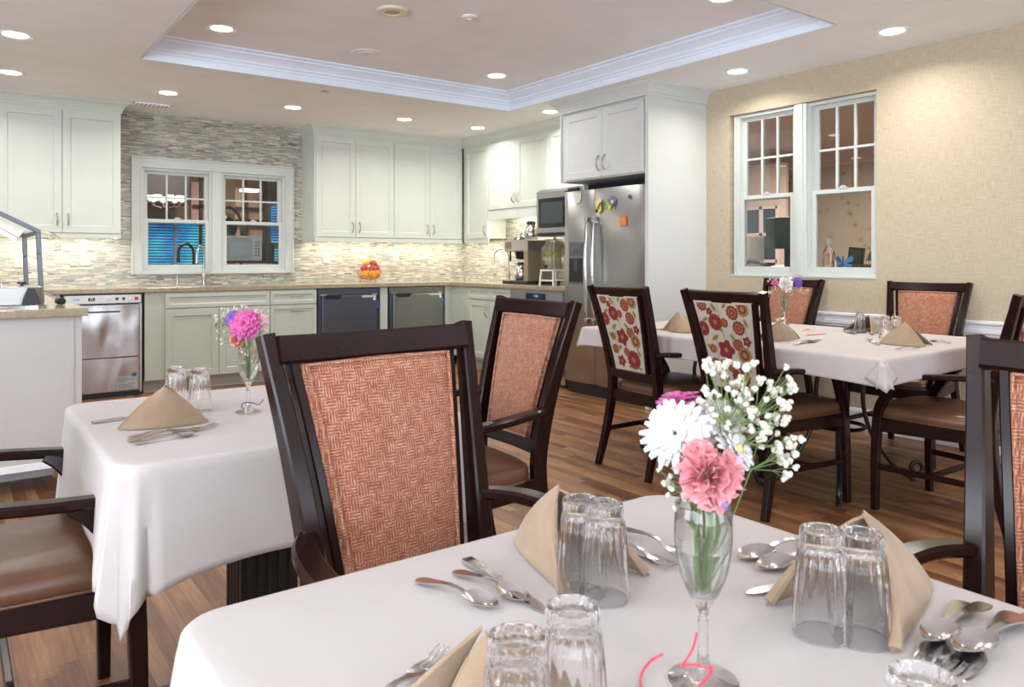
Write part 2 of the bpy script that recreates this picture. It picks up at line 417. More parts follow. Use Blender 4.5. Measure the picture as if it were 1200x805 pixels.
# ---------------------------------------------------------------- windows
def window(name, loc, rz, w, h, meet, label, depth=.09):
    r = bpy.data.objects.new(name, None); r.location = loc; r.rotation_euler = (0, 0, rz); r['kind'] = 'structure'; r['label'] = label; link(r)
    j = .022
    b = MB()
    for q in ((0, j, 0, h), (w-j, w, 0, h), (j, w-j, 0, j), (j, w-j, h-j, h)): b.box(q[0], q[1], 0, depth, q[2], q[3])
    b.build('window_frame', M['frame'], r)
    def sash(nm, z0, z1, y, grid):
        s = .034; b = MB(); x0, x1 = j, w-j
        b.box(x0, x0+s, y, y+.03, z0, z1, .002); b.box(x1-s, x1, y, y+.03, z0, z1, .002)
        b.box(x0+s, x1-s, y, y+.03, z0, z0+s*(1.25 if not grid else .8), .002); b.box(x0+s, x1-s, y, y+.03, z1-s*.9, z1, .002)
        gx0, gx1, gz0, gz1 = x0+s, x1-s, z0+s*(.8 if grid else 1.25), z1-s*.9
        if grid:
            for i in (1, 2): c = gx0+(gx1-gx0)*i/3; b.box(c-.008, c+.008, y+.004, y+.026, gz0, gz1)
            c = (gz0+gz1)/2; b.box(gx0, gx1, y+.005, y+.025, c-.008, c+.008)
        o = b.build(nm, M['frame'], r)
        g = MB(); g.box(gx0-.004, gx1+.004, y+.013, y+.016, gz0-.004, gz1+.004); g.build('pane', M['pane'], o)
        return o
    sash('sash', meet-.02, h-j, .045, True)
    lo = sash('sash', j, meet+.018, .008, False)
    k = MB(); k.box(w/2-.03, w/2+.03, .002, .03, meet+.018, meet+.026, .002); k.tube([(w/2-.02, .012, meet+.03), (w/2, .012, meet+.036), (w/2+.02, .012, meet+.03)], .005)
    k.build('sash_lock', M['frame'], lo)
    return r
window('window_1', (1.452, YB-.005, 1.045), 0, .628, .975, .478, 'left double hung window over the kitchen sink')
window('window_2', (2.17, YB-.005, 1.045), 0, .64, .975, .478, 'right double hung window over the kitchen sink')
window('window_3', (XW+.03, 3.835, 1.04), -PI/2, .525, 1.262, .603, 'left double hung window in the linen wall')
window('window_4', (XW+.03, 3.212, 1.04), -PI/2, .526, 1.262, .603, 'right double hung window in the linen wall')
# casing of the sink window
b = MB(); cz0, cz1 = 1.02, 2.12
prof = [(0, 0), (.075, 0)]
for (x0, x1, z0, z1) in ((1.36, 1.452, cz0, cz1), (2.81, 2.90, cz0, cz1), (1.452, 2.81, 2.02, cz1), (2.08, 2.17, 1.03, 2.02)):
    b.box(x0, x1, YB-.022, YB+.0, z0, z1, .003)
b.box(1.36, 1.376, YB-.034, YB-.02, cz0, cz1, .003); b.box(2.884, 2.90, YB-.034, YB-.02, cz0, cz1, .003); b.box(1.376, 2.884, YB-.034, YB-.02, cz1-.016, cz1, .003)
b.box(1.436, 1.452, YB-.03, YB-.02, 1.045, 2.02, .003); b.box(2.81, 2.826, YB-.03, YB-.02, 1.045, 2.02, .003); b.box(1.452, 2.81, YB-.03, YB-.02, 2.02, 2.036, .003)
b.box(1.452, 2.81, YB-.03, YB, 1.02, 1.047, .003)
structure(b.build('trim_6', M['frame']), 'moulded white casing around the sink windows')
b = MB(); b.box(XW+.0, XW+.05, 3.21, 3.31, 1.04, 2.30, .006); b.box(XW-.008, XW+.04, 3.235, 3.285, 1.04, 2.30, .006)
b.box(XW-.004, XW+.06, WY0, 3.875, 1.028, 1.042, .002); b.box(XW+.02, XW+.07, 3.835, 3.86, 1.042, 2.30)
structure(b.build('trim_7', M['frame']), 'white post and sill of the windows in the linen wall')

# ---------------------------------------------------------------- recessed lights
def lamp_data(name, typ, energy, color, size=None, sizey=None, spread=None):
    d = bpy.data.lights.new(name, typ); d.energy = energy; d.color = color
    if typ == 'AREA':
        d.shape = 'DISK' if sizey is None else 'RECTANGLE'; d.size = size
        if sizey: d.size_y = sizey
        if spread: d.spread = spread
    return d
DL = lamp_data('downlight_lamp', 'AREA', 15, (1, .95, .88), .13, spread=R(150))
def make_downlight(label, loc, rot_lens=False):
    t = thing('ceiling_downlight', label, 'ceiling light', loc, group='recessed ceiling lights')
    b = MB(); b.lathe([(.068, .004), (.075, .0), (.098, -.006), (.102, -.002), (.102, .001), (.07, .001)], 32); b.build('trim_ring', M['whitep'], t, True)
    b = MB(); b.lathe([(.001, -.001), (.069, -.001), (.069, .0)], 32); b.build('lens', M['lamp'], t)
    l = bpy.data.objects.new('lamp_light', DL); l.location = (0, 0, -.012); link(l, t)
    return t
dls = [((.331, 5.571), 'bright recessed light at the left edge, nearer the tray'), ((.367, 6.712), 'bright recessed light at the left edge above the left cupboards'),
 ((1.461, 6.765), 'recessed light beside the air vent above the sink windows'), ((2.511, 6.739), 'recessed light left of the first corner cupboard door'),
 ((3.605, 6.666), 'recessed light above the middle of the back cupboards'), ((4.456, 6.643), 'recessed light in the kitchen corner, shining on the side cupboards'),
 ((4.51, 5.513), 'recessed light close to the fridge surround crown'), ((4.647, 3.523), 'recessed light over the linen wall windows'),
 ((4.583, 2.347), 'large recessed light at top right near the linen wall')]
d0 = make_downlight(dls[0][1], (*dls[0][0], CEIL))
for p, l in dls[1:]: dup(d0, (*p, CEIL), 0, l)
for p, l in (((1.458, 5.22), 'recessed light at the left end of the ceiling tray'), ((3.679, 5.204), 'recessed light at the far right corner of the ceiling tray'), ((3.646, 2.872), 'recessed light at the top edge of the ceiling tray nearest the linen wall')):
    dup(d0, (*p, TRAY), 0, l)
# unseen lamps added as general fill, behind and beside the camera
for x, y in ((4.55, .9), (4.55, -.8), (2.6, 1.6), (-1.2, 4.2), (-1.2, 2.0), (-1.0, .2), (2.6, -.9), (.6, -1.2), (1.5, 3.3)):
    z = TRAY if (TX0 < x < TX1 and TY0 < y < TY1) else CEIL
    l = bpy.data.objects.new('lamp_light', DL); l.location = (x, y, z-.012); link(l)
# smoke detector, speaker, sprinkler, vent
t = thing('ceiling_speaker', 'round white ceiling speaker between the lights of the tray', 'speaker', (*W(460, 12, (TRAY-HC)*FPX/(304-12)).xy, TRAY))
b = MB(); b.lathe([(.001, -.012), (.05, -.012), (.055, -.018), (.09, -.014), (.098, -.002), (.098, .0)], 28); b.build('body', M['ivory'], t, True)
b = MB(); b.lathe([(.001, -.0135), (.046, -.0135), (.046, -.01)], 24); b.build('grille', simple('speaker_grille', (.5, .42, .33), .6), t)
t = thing('smoke_detector', 'small round white detector right of the ceiling speaker', 'smoke detector', (*W(550, 19, (TRAY-HC)*FPX/(304-19)).xy, TRAY))
b = MB(); b.lathe([(.001, -.02), (.03, -.02), (.045, -.012), (.05, 0)], 24); b.build('body', M['whitep'], t, True)
b = MB(); b.lathe([(.001, -.026), (.014, -.026), (.016, -.02)], 16); b.build('sensor_cap', M['whitep'], t, True)
b = MB(); b.lathe([(.001, -.004), (.11, -.004), (.115, 0)], 32); b.lathe([(.03, -.01), (.06, -.006), (.06, -.003)], 24)
tag(b.build('ceiling_cover_plate', M['tray'], None, True), 'flat painted round cover plate on the tray ceiling', 'cover plate').location = (*W(430, 62, (TRAY-HC)*FPX/(304-62)).xy, TRAY)
t = thing('air_vent', 'small slatted air vent in the ceiling beside the left cupboards', 'air vent', (1.45, 7.38, CEIL), 0)
b = MB(); b.box(-.16, .16, -.09, -.075, -.008, 0); b.box(-.16, .16, .075, .09, -.008, 0); b.box(-.16, -.145, -.09, .09, -.008, 0); b.box(.145, .16, -.09, .09, -.008, 0); b.build('frame', M['ceiling'], t)
b = MB()
for i in range(9): b.box(-.14+i*.034, -.12+i*.034, -.075, .075, -.012, -.002, mtx=None)
b.build('slat', M['ceiling'], t)['kind'] = 'stuff'
b = MB(); b.box(-.145, .145, -.075, .075, -.001, 0); b.build('duct_shade', simple('painted_vent_shade', (.10, .075, .06), .9), t)  # dark sheet stands in for the shade inside the vent
t = thing('ceiling_sprinkler', 'tiny pale sprinkler cover on the lower ceiling behind the tray', 'sprinkler', (*W(381, 107, (CEIL-HC)*FPX/(304-107)).xy, CEIL))
b = MB(); b.lathe([(.001, -.006), (.03, -.006), (.034, 0)], 20); b.build('cover', M['nickel'], t, True)

# ---------------------------------------------------------------- cupboards
def door_mb(w, h, t=.02, rail=.058, rec=.009):
    b = MB()
    o = [(0, 0), (w, 0), (w, h), (0, h)]; i = [(rail, rail), (w-rail, rail), (w-rail, h-rail), (rail, h-rail)]
    s = .007; i2 = [(rail+s, rail+s), (w-rail-s, rail+s), (w-rail-s, h-rail-s), (rail+s, h-rail-s)]
    e = .002; o2 = [(e, e), (w-e, e), (w-e, h-e), (e, h-e)]
    b.loft([[(x, 0, z) for x, z in o], [(x, -t+e, z) for x, z in o], [(x, -t, z) for x, z in o2], [(x, -t, z) for x, z in i], [(x, -t+rec, z) for x, z in i2]])
    return b
def handle_mb(L=.115):
    b = MB(); n = 10
    b.tube([(0, -.004-.028*math.sin(PI*i/n)**.6, -L/2+L*i/n) for i in range(n+1)], .0058, 8)
    b.cyl((0, 0, -L/2), (0, -.006, -L/2), .007, 10); b.cyl((0, 0, L/2), (0, -.006, L/2), .007, 10)
    return b
def cabinet(name, label, cat, loc, rz, w, d, z0, z1, fronts, mat, group=None, toe=False, toemat=None, extra=None):
    t = thing(name, label, cat, loc, rz, group)
    b = MB(); zb = z0+(.11 if toe else 0)
    if extra == 'hollow': b.box(0, .018, 0, d, zb, z1); b.box(w-.018, w, 0, d, zb, z1); b.box(.018, w-.018, 0, .018, zb, z1); b.box(.018, w-.018, d-.018, d, zb, z1); b.box(.018, w-.018, .018, d-.018, zb, zb+.018)
    else: b.box(0, w, 0, d, zb, z1)
    b.build('body', mat, t)
    if toe:
        b = MB(); b.box(0, w, .06, .1, .0, z0+.115); b.box(0, w, .052, .06, .0, .012); b.build('toe_kick', toemat or M['toe'], t)
    for f in fronts:
        kind, x0, x1, a, c = f[:5]; hd = f[5] if len(f) > 5 else None
        o = door_mb(x1-x0-.004, c-a-.004, rail=.058 if kind == 'door' else .032).build(kind, mat, t)
        o.location = (x0+.002, 0, a+.002)
        if hd:
            hb = handle_mb(hd[3] if len(hd) > 3 else .1).build('handle', M['nickel'], o, True)
            hb.location = (hd[1]-x0-.002, -.02, hd[2]-a-.002)
            if hd[0] == 'h': hb.rotation_euler = (0, PI/2, 0)
    return t
UG = 'wall cupboards'
yb = UY+.02
t = cabinet('wall_cabinet', 'pale green left wall cupboard with two shaker doors, beside the sink windows', 'cabinet', (.325, yb, 0), 0, .897, .33, 1.385, 2.45, [('door', 0, .449, 1.385, 2.425, ('v', .41, 1.50)), ('door', .449, .896, 1.385, 2.425, ('v', .49, 1.50))], M['cabinet'], UG)
b = MB(); b.box(0, .897, -.012, .006, 1.345, 1.384); b.box(.885, .897, 0, .33, 1.345, 1.384); b.build('light_rail', M['cabinet'], t)
t = cabinet('wall_cabinet', 'pale green wall cupboard cut off by the left edge of the view', 'cabinet', (-.60, yb, 0), 0, .92, .33, 1.385, 2.45, [('door', 0, .46, 1.385, 2.425), ('door', .46, .92, 1.385, 2.425)], M['cabinet'], UG)
b = MB(); b.box(0, .92, -.012, .006, 1.345, 1.384); b.build('light_rail', M['cabinet'], t)
t = cabinet('wall_cabinet', 'pale green two-door wall cupboard just right of the sink windows', 'cabinet', (3.0, yb, 0), 0, .9, .33, 1.39, 2.45, [('door', .012, .448, 1.39, 2.43, ('v', .41, 1.495)), ('door', .448, .898, 1.39, 2.43, ('v', .487, 1.495))], M['cabinet'], UG)
b = MB(); b.box(0, .9, -.012, .006, 1.345, 1.389); b.box(0, .012, 0, .33, 1.345, 1.389); b.build('light_rail', M['cabinet'], t)
t = cabinet('wall_cabinet', 'pale green two-door wall cupboard in the back right corner', 'cabinet', (3.9, yb, 0), 0, .877, .33, 1.39, 2.45, [('door', 0, .447, 1.39, 2.43, ('v', .408, 1.495)), ('door', .447, .876, 1.39, 2.43, ('v', .487, 1.495))], M['cabinet'], UG)
b = MB(); b.box(0, .877, -.012, .006, 1.345, 1.389); b.build('light_rail', M['cabinet'], t)
H_ = -PI/2
t = cabinet('wall_cabinet', 'tall single-door side wall cupboard in the corner, next to the brightly lit doors', 'cabinet', (UX+.02, 7.45, 0), H_, .515, .23, 1.394, 2.45, [('door', .065, .513, 1.394, 2.425, ('v', .475, 1.48))], M['cabinet'], UG)
b = MB(); b.box(0.03, .515, -.012, .006, 1.35, 1.393); b.build('light_rail', M['cabinet'], t)
t = cabinet('wall_cabinet', 'two-door side wall cupboard above the coffee brewer, washed by the corner light', 'cabinet', (UX+.02, 6.934, 0), H_, 1.05, .23, 1.70, 2.45, [('door', 0, .524, 1.70, 2.425, ('v', .482, 1.81)), ('door', .524, 1.048, 1.70, 2.425, ('v', .566, 1.81))], M['cabinet'], UG)
b = MB(); b.box(0, .523, -.012, .006, 1.592, 1.699); b.box(.525, 1.048, -.012, .006, 1.592, 1.699); b.build('light_valance', M['cabinet'], t)
t = cabinet('wall_cabinet', 'short side wall cupboard above the microwave', 'cabinet', (UX+.02, 5.883, 0), H_, .70, .23, 1.845, 2.45, [('door', 0, .698, 1.848, 2.425)], M['cabinet'], UG)
# tall surround and the cupboard over the fridge
t = thing('fridge_surround', 'tall off-white fridge surround with a two-door cupboard over the steel fridge', 'cabinet', (4.365, 5.18, 0), H_)
b = MB(); b.box(0, .02, .25, .665, 0, 1.835); b.box(0, .02, -.02, .665, 1.835, 2.45); b.build('side_panel', M['tallcab'], t)
b = MB(); b.box(1.025, 1.06, -.02, .665, 0, 2.45, .002); b.build('side_panel', M['tallcab'], t)
b = MB(); b.box(.02, 1.025, 0, .665, 1.835, 2.45); b.build('body', M['tallcab'], t)
for (x0, x1, hx) in ((.06, .535, .50), (.535, 1.01, .575)):
    o = door_mb(x1-x0-.004, .565, rail=.06).build('door', M['tallcab'], t); o.location = (x0+.002, 0, 1.845)
    hb = handle_mb(.12).build('handle', M['nickel'], o, True); hb.location = (hx-x0, -.02, .115)
b = MB(); b.box(.02, 1.025, .3, .31, 1.775, 1.835); b.build('gap_shade_panel', M['gapshade'], t)  # dark panel stands in for the shade in the gap over the fridge

BG = 'base cupboards'
hh = ('h',)
cabinet('base_cabinet', 'base cupboard behind the island, left of the dishwasher', 'cabinet', (-.6, YC, 0), 0, 1.33, .6, 0, .872, [('door', 0, .66, .12, .86), ('door', .66, 1.33, .12, .86)], M['base_cab'], BG, True)
cabinet('base_cabinet', 'narrow plain filler panel between the dishwasher and the sink doors', 'cabinet', (1.362, YC, 0), 0, .16, .6, 0, .872, [], M['base_cab'], BG, True)
cabinet('base_cabinet', 'two-door sink base cupboard under the windows', 'cabinet', (1.523, YC, 0), 0, .924, .6, 0, .872, [('drawer', 0, .922, .73, .862), ('door', 0, .456, .115, .722, ('v', .425, .61)), ('door', .456, .922, .115, .722, ('v', .49, .61))], M['base_cab'], BG, True, extra='hollow')
cabinet('base_cabinet', 'drawer and deep-drawer base cupboard left of the blue-grey undercounter fridge', 'cabinet', (2.448, YC, 0), 0, .46, .6, 0, .872, [('drawer', 0, .458, .73, .862, ('h', .26, .80)), ('drawer', 0, .458, .115, .722, ('h', .26, .665))], M['base_cab'], BG, True)
cabinet('base_cabinet', 'narrow painted post between the two undercounter fridges', 'cabinet', (3.60, YC, 0), 0, .085, .6, 0, .872, [], M['base_cab'], BG, True)
cabinet('base_cabinet', 'painted corner post right of the second undercounter fridge', 'cabinet', (4.385, YC, 0), 0, .09, .6, 0, .872, [], M['base_cab'], BG, True)
cabinet('base_cabinet', 'drawer-over-door base cupboard nearest the corner on the fridge side', 'cabinet', (XC+.02, 6.86, 0), H_, .43, .55, 0, .872, [('drawer', .02, .428, .745, .862), ('door', .02, .428, .13, .735, ('v', .385, .62))], M['base_cab'], BG, True)
cabinet('base_cabinet', 'drawer-over-door base cupboard behind the slanted chair back, left of the oven', 'cabinet', (XC+.02, 6.43, 0), H_, .36, .55, 0, .872, [('drawer', 0, .358, .745, .862), ('door', 0, .358, .13, .735)], M['base_cab'], BG, True)
cabinet('base_cabinet', 'plain corner base panel where the two counters meet', 'cabinet', (XC+.02, 7.178, 0), H_, .315, .55, 0, .872, [], M['base_cab'], BG, True)
# worktop in one L with the sink cut out
b = MB(); x0, x1, y0 = 1.62, 2.30, YC-.025
z0, z1 = .874, .914
pl = [(-.6, y0), (XC-.025, y0), (XC-.025, 5.19), (XW-.002, 5.19), (XW-.002, YB-.002), (-.6, YB-.002)]
b.box(-.6, x0, y0, YB-.002, z0, z1, .006); b.box(x0, x1, y0, 7.28, z0, z1, .004); b.box(x0, x1, 7.62, YB-.002, z0, z1, .004); b.box(x1, XW-.002, y0, YB-.002, z0, z1, .006)
b.box(XC-.025, XW-.002, 5.19, y0+.001, z0, z1, .006)
tag(b.build('countertop', M['counter']), 'tan stone worktop running round the kitchen corner', 'countertop')
t = thing('kitchen_sink', 'stainless sink set into the worktop under the windows', 'sink', (1.96, 7.45, .914))
b = MB(); b.loft([[(-.34, -.17, .0), (.34, -.17, .0), (.34, .17, .0), (-.34, .17, .0)], [(-.34, -.17, .002), (.34, -.17, .002), (.34, .17, .002), (-.34, .17, .002)], [(-.325, -.155, .002), (.325, -.155, .002), (.325, .155, .002), (-.325, .155, .002)], [(-.31, -.145, -.18), (.31, -.145, -.18), (.31, .145, -.18), (-.31, .145, -.18)]]); b.build('basin', M['steel'], t)
b = MB(); b.lathe([(.001, -.178), (.04, -.178), (.04, -.174), (.001, -.174)], 16); b.build('drain', M['chrome'], t)
def gooseneck(name, label, loc, rz, h, reach, r=.011, mat=None, lever=True):
    t = thing(name, label, 'faucet', loc, rz); mat = mat or M['nickel']
    b = MB(); b.lathe([(.001, 0), (.028, 0), (.028, .006), (.02, .012), (.017, .06), (.021, .075), (.021, .10), (.014, .115), (.001, .115)], 20); b.build('base', mat, t, True)
    pts = [(0, 0, .1), (0, 0, h-reach/2)]
    for k in range(1, 11): a = PI*k/10*1.05; pts.append((0, -reach/2+reach/2*math.cos(a), h-reach/2+reach/2*math.sin(a)))
    p = pts[-1]; pts.append((0, p[1]-.002, p[2]-.04))
    b = MB(); b.tube(pts, r, 12, up=(1, 0, 0)); b.cyl((0, p[1]-.002, p[2]-.03), (0, p[1]-.004, p[2]-.075), r*1.25, 12); b.build('spout', mat, t, True)
    if lever:
        b = MB(); b.cyl((0, 0, .085), (.055, 0, .085), .011, 12); b.tube([(.055, 0, .085), (.06, 0, .12), (.062, 0, .15)], .005, 8); b.build('lever', mat, t, True)
    return t
gooseneck('kitchen_faucet', 'brushed nickel gooseneck faucet with side lever at the sink', (1.985, 7.70, .914), R(-38), .375, .15)
t = thing('soap_dispenser', 'small nickel soap pump left of the sink faucet', 'soap dispenser', (1.745, 7.70, .914), R(-30))
b = MB(); b.lathe([(.001, 0), (.018, 0), (.016, .01), (.012, .03), (.012, .06), (.001, .062)], 16); b.build('base', M['nickel'], t, True)
b = MB(); b.cyl((0, 0, .06), (0, 0, .095), .007, 10); b.tube([(0, .005, .095), (0, -.03, .098), (0, -.055, .088)], .006, 8); b.build('pump_spout', M['nickel'], t, True)
gooseneck('bar_faucet', 'slim gooseneck faucet beside the coffee brewer', (4.86, YatX(596, 4.86), .914), R(-118), .36, .16, .009, lever=False)
# under-cupboard light strips
def strip(x0, x1, y0, y1, z, e):
    d = lamp_data('undercabinet_light', 'AREA', e, (1, .89, .74), x1-x0, y1-y0)
    l = bpy.data.objects.new('undercabinet_light', d); l.location = ((x0+x1)/2, (y0+y1)/2, z); link(l)
US = 9.5
strip(-.55, 1.2, 7.62, 7.66, 1.37, 1.9*US); strip(3.03, 3.88, 7.62, 7.66, 1.375, 1.0*US); strip(3.92, 4.95, 7.62, 7.66, 1.375, 1.1*US); strip(4.86, 4.9, 6.84, 7.4, 1.375, .6*US); strip(4.86, 4.9, 5.85, 6.75, 1.66, 1.2*US)

# ---------------------------------------------------------------- appliances
blue = simple('blue_plastic', (.02, .10, .42), .4); redp = simple('red_plastic', (.55, .03, .02), .4)
t = thing('dishwasher', 'stainless commercial undercounter dishwasher behind the island corner', 'dishwasher', (.745, YC, 0))
w = .60
b = MB(); b.box(0, w, .0, .58, .03, .87); b.build('body', M['black'], t)
b = MB(); b.box(.012, w-.012, -.018, 0, .79, .862, .003); b.build('control_panel', M['steel'], t)
b = MB(); b.box(.012, w-.028, -.03, 0, .335, .78, .006); d_ = b.build('door', M['steelw'], t)
b = MB(); b.box(w-.026, w-.008, -.02, 0, .03, .785, .002); b.build('side_trim', M['steel'], t)
b = MB(); b.box(.17, .42, -.034, -.028, .715, .728); b.build('handle_slot', M['black'], d_)
b = MB(); b.box(.012, w-.028, -.022, 0, .045, .33, .004); b.build('lower_panel', M['steelw'], t)
b = MB(); b.box(.012, w-.012, -.01, 0, .0, .04); b.build('plinth', M['black'], t)
b = MB(); b.box(.40, .555, -.0235, -.021, .06, .17); st = b.build('sticker', simple('sticker_pale_grey', (.42, .46, .48), .6), t)
b = MB(); b.box(.515, .545, -.0245, -.023, .165, .195); b.build('sticker_mark', blue, st)
b = MB()
for k, (x, z, L) in enumerate(((.41, .155, .08), (.41, .14, .13), (.41, .125, .06), (.41, .1, .13), (.41, .085, .1), (.41, .072, .12))): b.box(x, x+L, -.0245, -.0235, z, z+.004)
b.build('sticker_print', simple('sticker_print', (.10, .12, .14), .6), st)
for k, (x, mat, r) in enumerate(((.335, M['whitep'], .012), (.40, M['black'], .012), (.45, M['black'], .012), (.50, M['whitep'], .012))):
    b = MB(); b.cyl((x, -.016, .828), (x, -.03, .828), r, 16, bev=.002); b.build('knob', mat, t, True)
b = MB(); b.box(.535, .565, -.027, -.018, .813, .843, .003); b.build('power_switch', redp, t)
b = MB(); b.box(.185, .235, -.0205, -.018, .815, .84); dd = b.build('display', M['black'], t)
def text(name, s, size, mat, parent, loc, rot=(PI/2, 0, 0), ext=.0005):
    c = bpy.data.curves.new(name, 'FONT'); c.body = s; c.size = size; c.extrude = ext; c.align_x = 'CENTER'; c.align_y = 'CENTER'
    c.materials.append(mat)
    tmp = link(bpy.data.objects.new(name, c)); me = bpy.data.meshes.new_from_object(tmp.evaluated_get(bpy.context.evaluated_depsgraph_get()))
    bpy.data.objects.remove(tmp); o = bpy.data.objects.new(name, me); o.location = loc; o.rotation_euler = rot
    if not me.materials: me.materials.append(mat)
    return link(o, parent)
text('display_digits', '49', .024, em('green_digits', (.45, .9, .05), 1.6), dd, (.21, -.0212, .8275))
text('lettering', 'LAB', .026, blue, t, (.10, -.0188, .828))
def uc_fridge(label, x, w, mat, dark):
    t = thing('undercounter_fridge', label, 'fridge', (x, YC, 0), group='undercounter fridges')
    b = MB(); b.box(0, w, .02, .58, .05, .868); b.build('body', M['black'], t)
    b = MB(); b.box(0, w, -.005, .02, .805, .868, .002); b.build('top_panel', mat, t)
    b = MB(); b.box(.03, w-.03, -.035, .015, .10, .80, .006); d = b.build('door', mat, t)
    b = MB(); b.prism([(.04, .80), (.24, .80), (.21, .765), (.08, .765)], -.045, -.036); b.build('pull_handle', M['black'], d)
    b = MB(); b.box(0, .03, -.008, .02, .10, .80, .002); b.build('side_trim', simple('side_trim_grey', (.10, .12, .17), .3, metal=.7), t)
    b = MB(); b.box(w-.20, w-.05, -.037, -.035, .775, .793); b.build('name_plate', M['whitep'], d)
    b = MB()
    for i in range(8): b.box(w-.195+i*.017, w-.187+i*.017, -.038, -.037, .779, .789)
    b.build('name_plate_print', M['black'], d)
    b = MB(); b.box(w-.075, w-.05, -.037, -.035, .745, .77); b.build('small_sticker', M['whitep'], d)
    b = MB(); b.box(w-.028, w-.008, -.03, .0, .66, .74, .003); b.build('latch', blue, t)
    b = MB(); b.box(0, w, .0, .05, .0, .09); b.build('kick_plate', M['black'], t)
    for xx in (.05, w-.05):
        b = MB(); b.box(xx-.03, xx+.03, -.02, .02, .80, .812, .002); b.build('hinge', M['steel'], t)
    return t
uc_fridge('blue-grey undercounter fridge below the fruit bowl', 2.925, .655, M['steeld'], True)
uc_fridge('olive-steel undercounter fridge nearest the kitchen corner', 3.705, .66, M['steelg'], False)
t = thing('undercounter_oven', 'stainless undercounter oven with a dark display below the coffee brewer', 'oven', (XC+.02, 6.06, 0), H_)
b = MB(); b.box(0, .80, 0, .55, .02, .87); b.build('body', M['steel'], t)
b = MB(); b.box(.005, .795, -.02, 0, .10, .69, .005); d = b.build('door', M['steel'], t)
b = MB(); b.tube([(.06, -.05, .66), (.74, -.05, .66)], .010, 10); b.cyl((.08, -.02, .66), (.08, -.05, .66), .007, 8); b.cyl((.72, -.02, .66), (.72, -.05, .66), .007, 8); b.build('handle', M['chrome'], d, True)
b = MB(); b.box(.005, .795, -.018, 0, .70, .862, .003); b.build('control_panel', M['steel'], t)
b = MB(); b.box(.24, .54, -.021, -.017, .735, .84, .002); dd = b.build('display', simple('blue_black_display', (.01, .015, .035), .15), t)
b = MB()
for i in range(8):
    for j in range(2): b.box(.26+i*.034, .275+i*.034, -.0215, -.0205, .75+j*.025, .757+j*.025)
b.build('display_marks', simple('display_marks', (.25, .35, .5), .5), dd)
text('display_digits', '12:08', .03, em('white_digits', (.7, .85, 1), 1.2), dd, (.40, -.0215, .815))
# microwave
t = thing('microwave', 'stainless microwave hung beside the fridge above the drink dispenser', 'microwave', (4.60, 5.80, 1.38), H_)
b = MB(); b.box(0, .60, 0, .42, 0, .45, .004); b.build('body', M['steel'], t)
b = MB(); b.box(.0, .46, -.03, 0, .03, .43, .005); d = b.build('door', M['steel'], t)
b = MB(); b.box(.035, .43, -.033, -.028, .08, .36, .004); b.build('door_window', simple('black_glass', (.012, .014, .015), .12), d)
b = MB(); b.box(.075, .40, -.0345, -.032, .12, .32, .003); b.build('door_screen', simple('microwave_screen', (.05, .06, .065), .3), d)
b = MB(); b.box(.465, .60, -.03, 0, .03, .43, .004); b.build('control_panel', M['black'], t)
b = MB(); b.box(.0, .60, -.02, 0, .0, .028); b.build('vent_strip', M['black'], t)
# fridge
t = thing('refrigerator', 'large stainless side-by-side refrigerator with magnets and a water dispenser', 'fridge', (4.43, 5.145, 0), H_)
b = MB(); b.box(0, .965, .0, .58, .03, 1.74); b.build('body', simple('fridge_side_grey', (.06, .06, .065), .4), t)
def fdoor(x0, x1):
    b = MB(); n = 12; rings = []
    for z in (.105, .11, 1.745, 1.75):
        e = .004 if z in (.105, 1.75) else 0
        row = [(x0+e, 0, z), ]
        for i in range(n+1):
            u = i/n; row.append((x0+e+(x1-x0-2*e)*u, -.055-.02*math.sin(PI*u)**.5+e, z))
        row.append((x1-e, 0, z)); rings.append(row)
    b.loft(rings); return b.build('door', M['fridge'], t, 50)
dl = fdoor(0, .385); dr = fdoor(.389, .965)
b = MB(); b.box(.01, .955, -.02, .03, .0, .10); b.build('kick_grille', M['black'], t)
def fh(x, parent, s):
    b = MB(); z0, z1 = .62, 1.515
    pts = [(x, -.072, z0)]+[(x, -.085-.045*math.sin(PI*(.06+.88*i/14))**.5, z0+(z1-z0)*i/14) for i in range(15)]+[(x, -.072, z1)]
    b.bar(pts, .03, .018, up=(0, -1, 0), bev=.3); b.box(x-.02, x+.02, -.12, -.068, z1-.05, z1, .006); b.box(x-.02, x+.02, -.12, -.068, z0, z0+.05, .006)
    b.build('handle', M['chrome'], parent, True)
fh(.345, dl, 1); fh(.43, dr, 1)
b = MB(); b.box(.075, .275, -.079, -.06, .945, 1.315, .006); dd = b.build('dispenser_surround', simple('dispenser_trim', (.25, .25, .25), .25, metal=.9), dl)
b = MB(); b.box(.09, .26, -.0805, -.078, .965, 1.17, .003); b.build('dispenser_recess', M['black'], dd)
b = MB(); b.box(.09, .26, -.082, -.078, 1.18, 1.30, .003); b.build('dispenser_panel', simple('dispenser_panel', (.10, .10, .10), .3), dd)
b = MB(); b.box(.145, .205, -.0835, -.0815, 1.22, 1.26, .001); b.build('dispenser_display', simple('dispenser_display', (.02, .03, .05), .1), dd)
b = MB(); b.box(.15, .20, -.085, -.079, 1.06, 1.16, .004); b.build('dispenser_paddle', simple('paddle', (.06, .06, .065), .3), dd)
b = MB(); b.lathe([(.001, 0), (.016, 0), (.016, .003), (.001, .003)], 20, mtx=Matrix.Rotation(PI/2, 4, 'X')); o = b.build('badge', M['steeld'], dr); o.location = (.815, -.076, 1.66)
b = MB(); b.box(.0, .05, -.06, .02, 1.75, 1.762, .003); b.box(.915, .965, -.06, .02, 1.75, 1.762, .003); b.build('hinge_cover', M['black'], t)
b = MB(); b.box(.022, .028, -.0725, -.068, 1.63, 1.72); b.build('corner_mark', M['whitep'], dl)
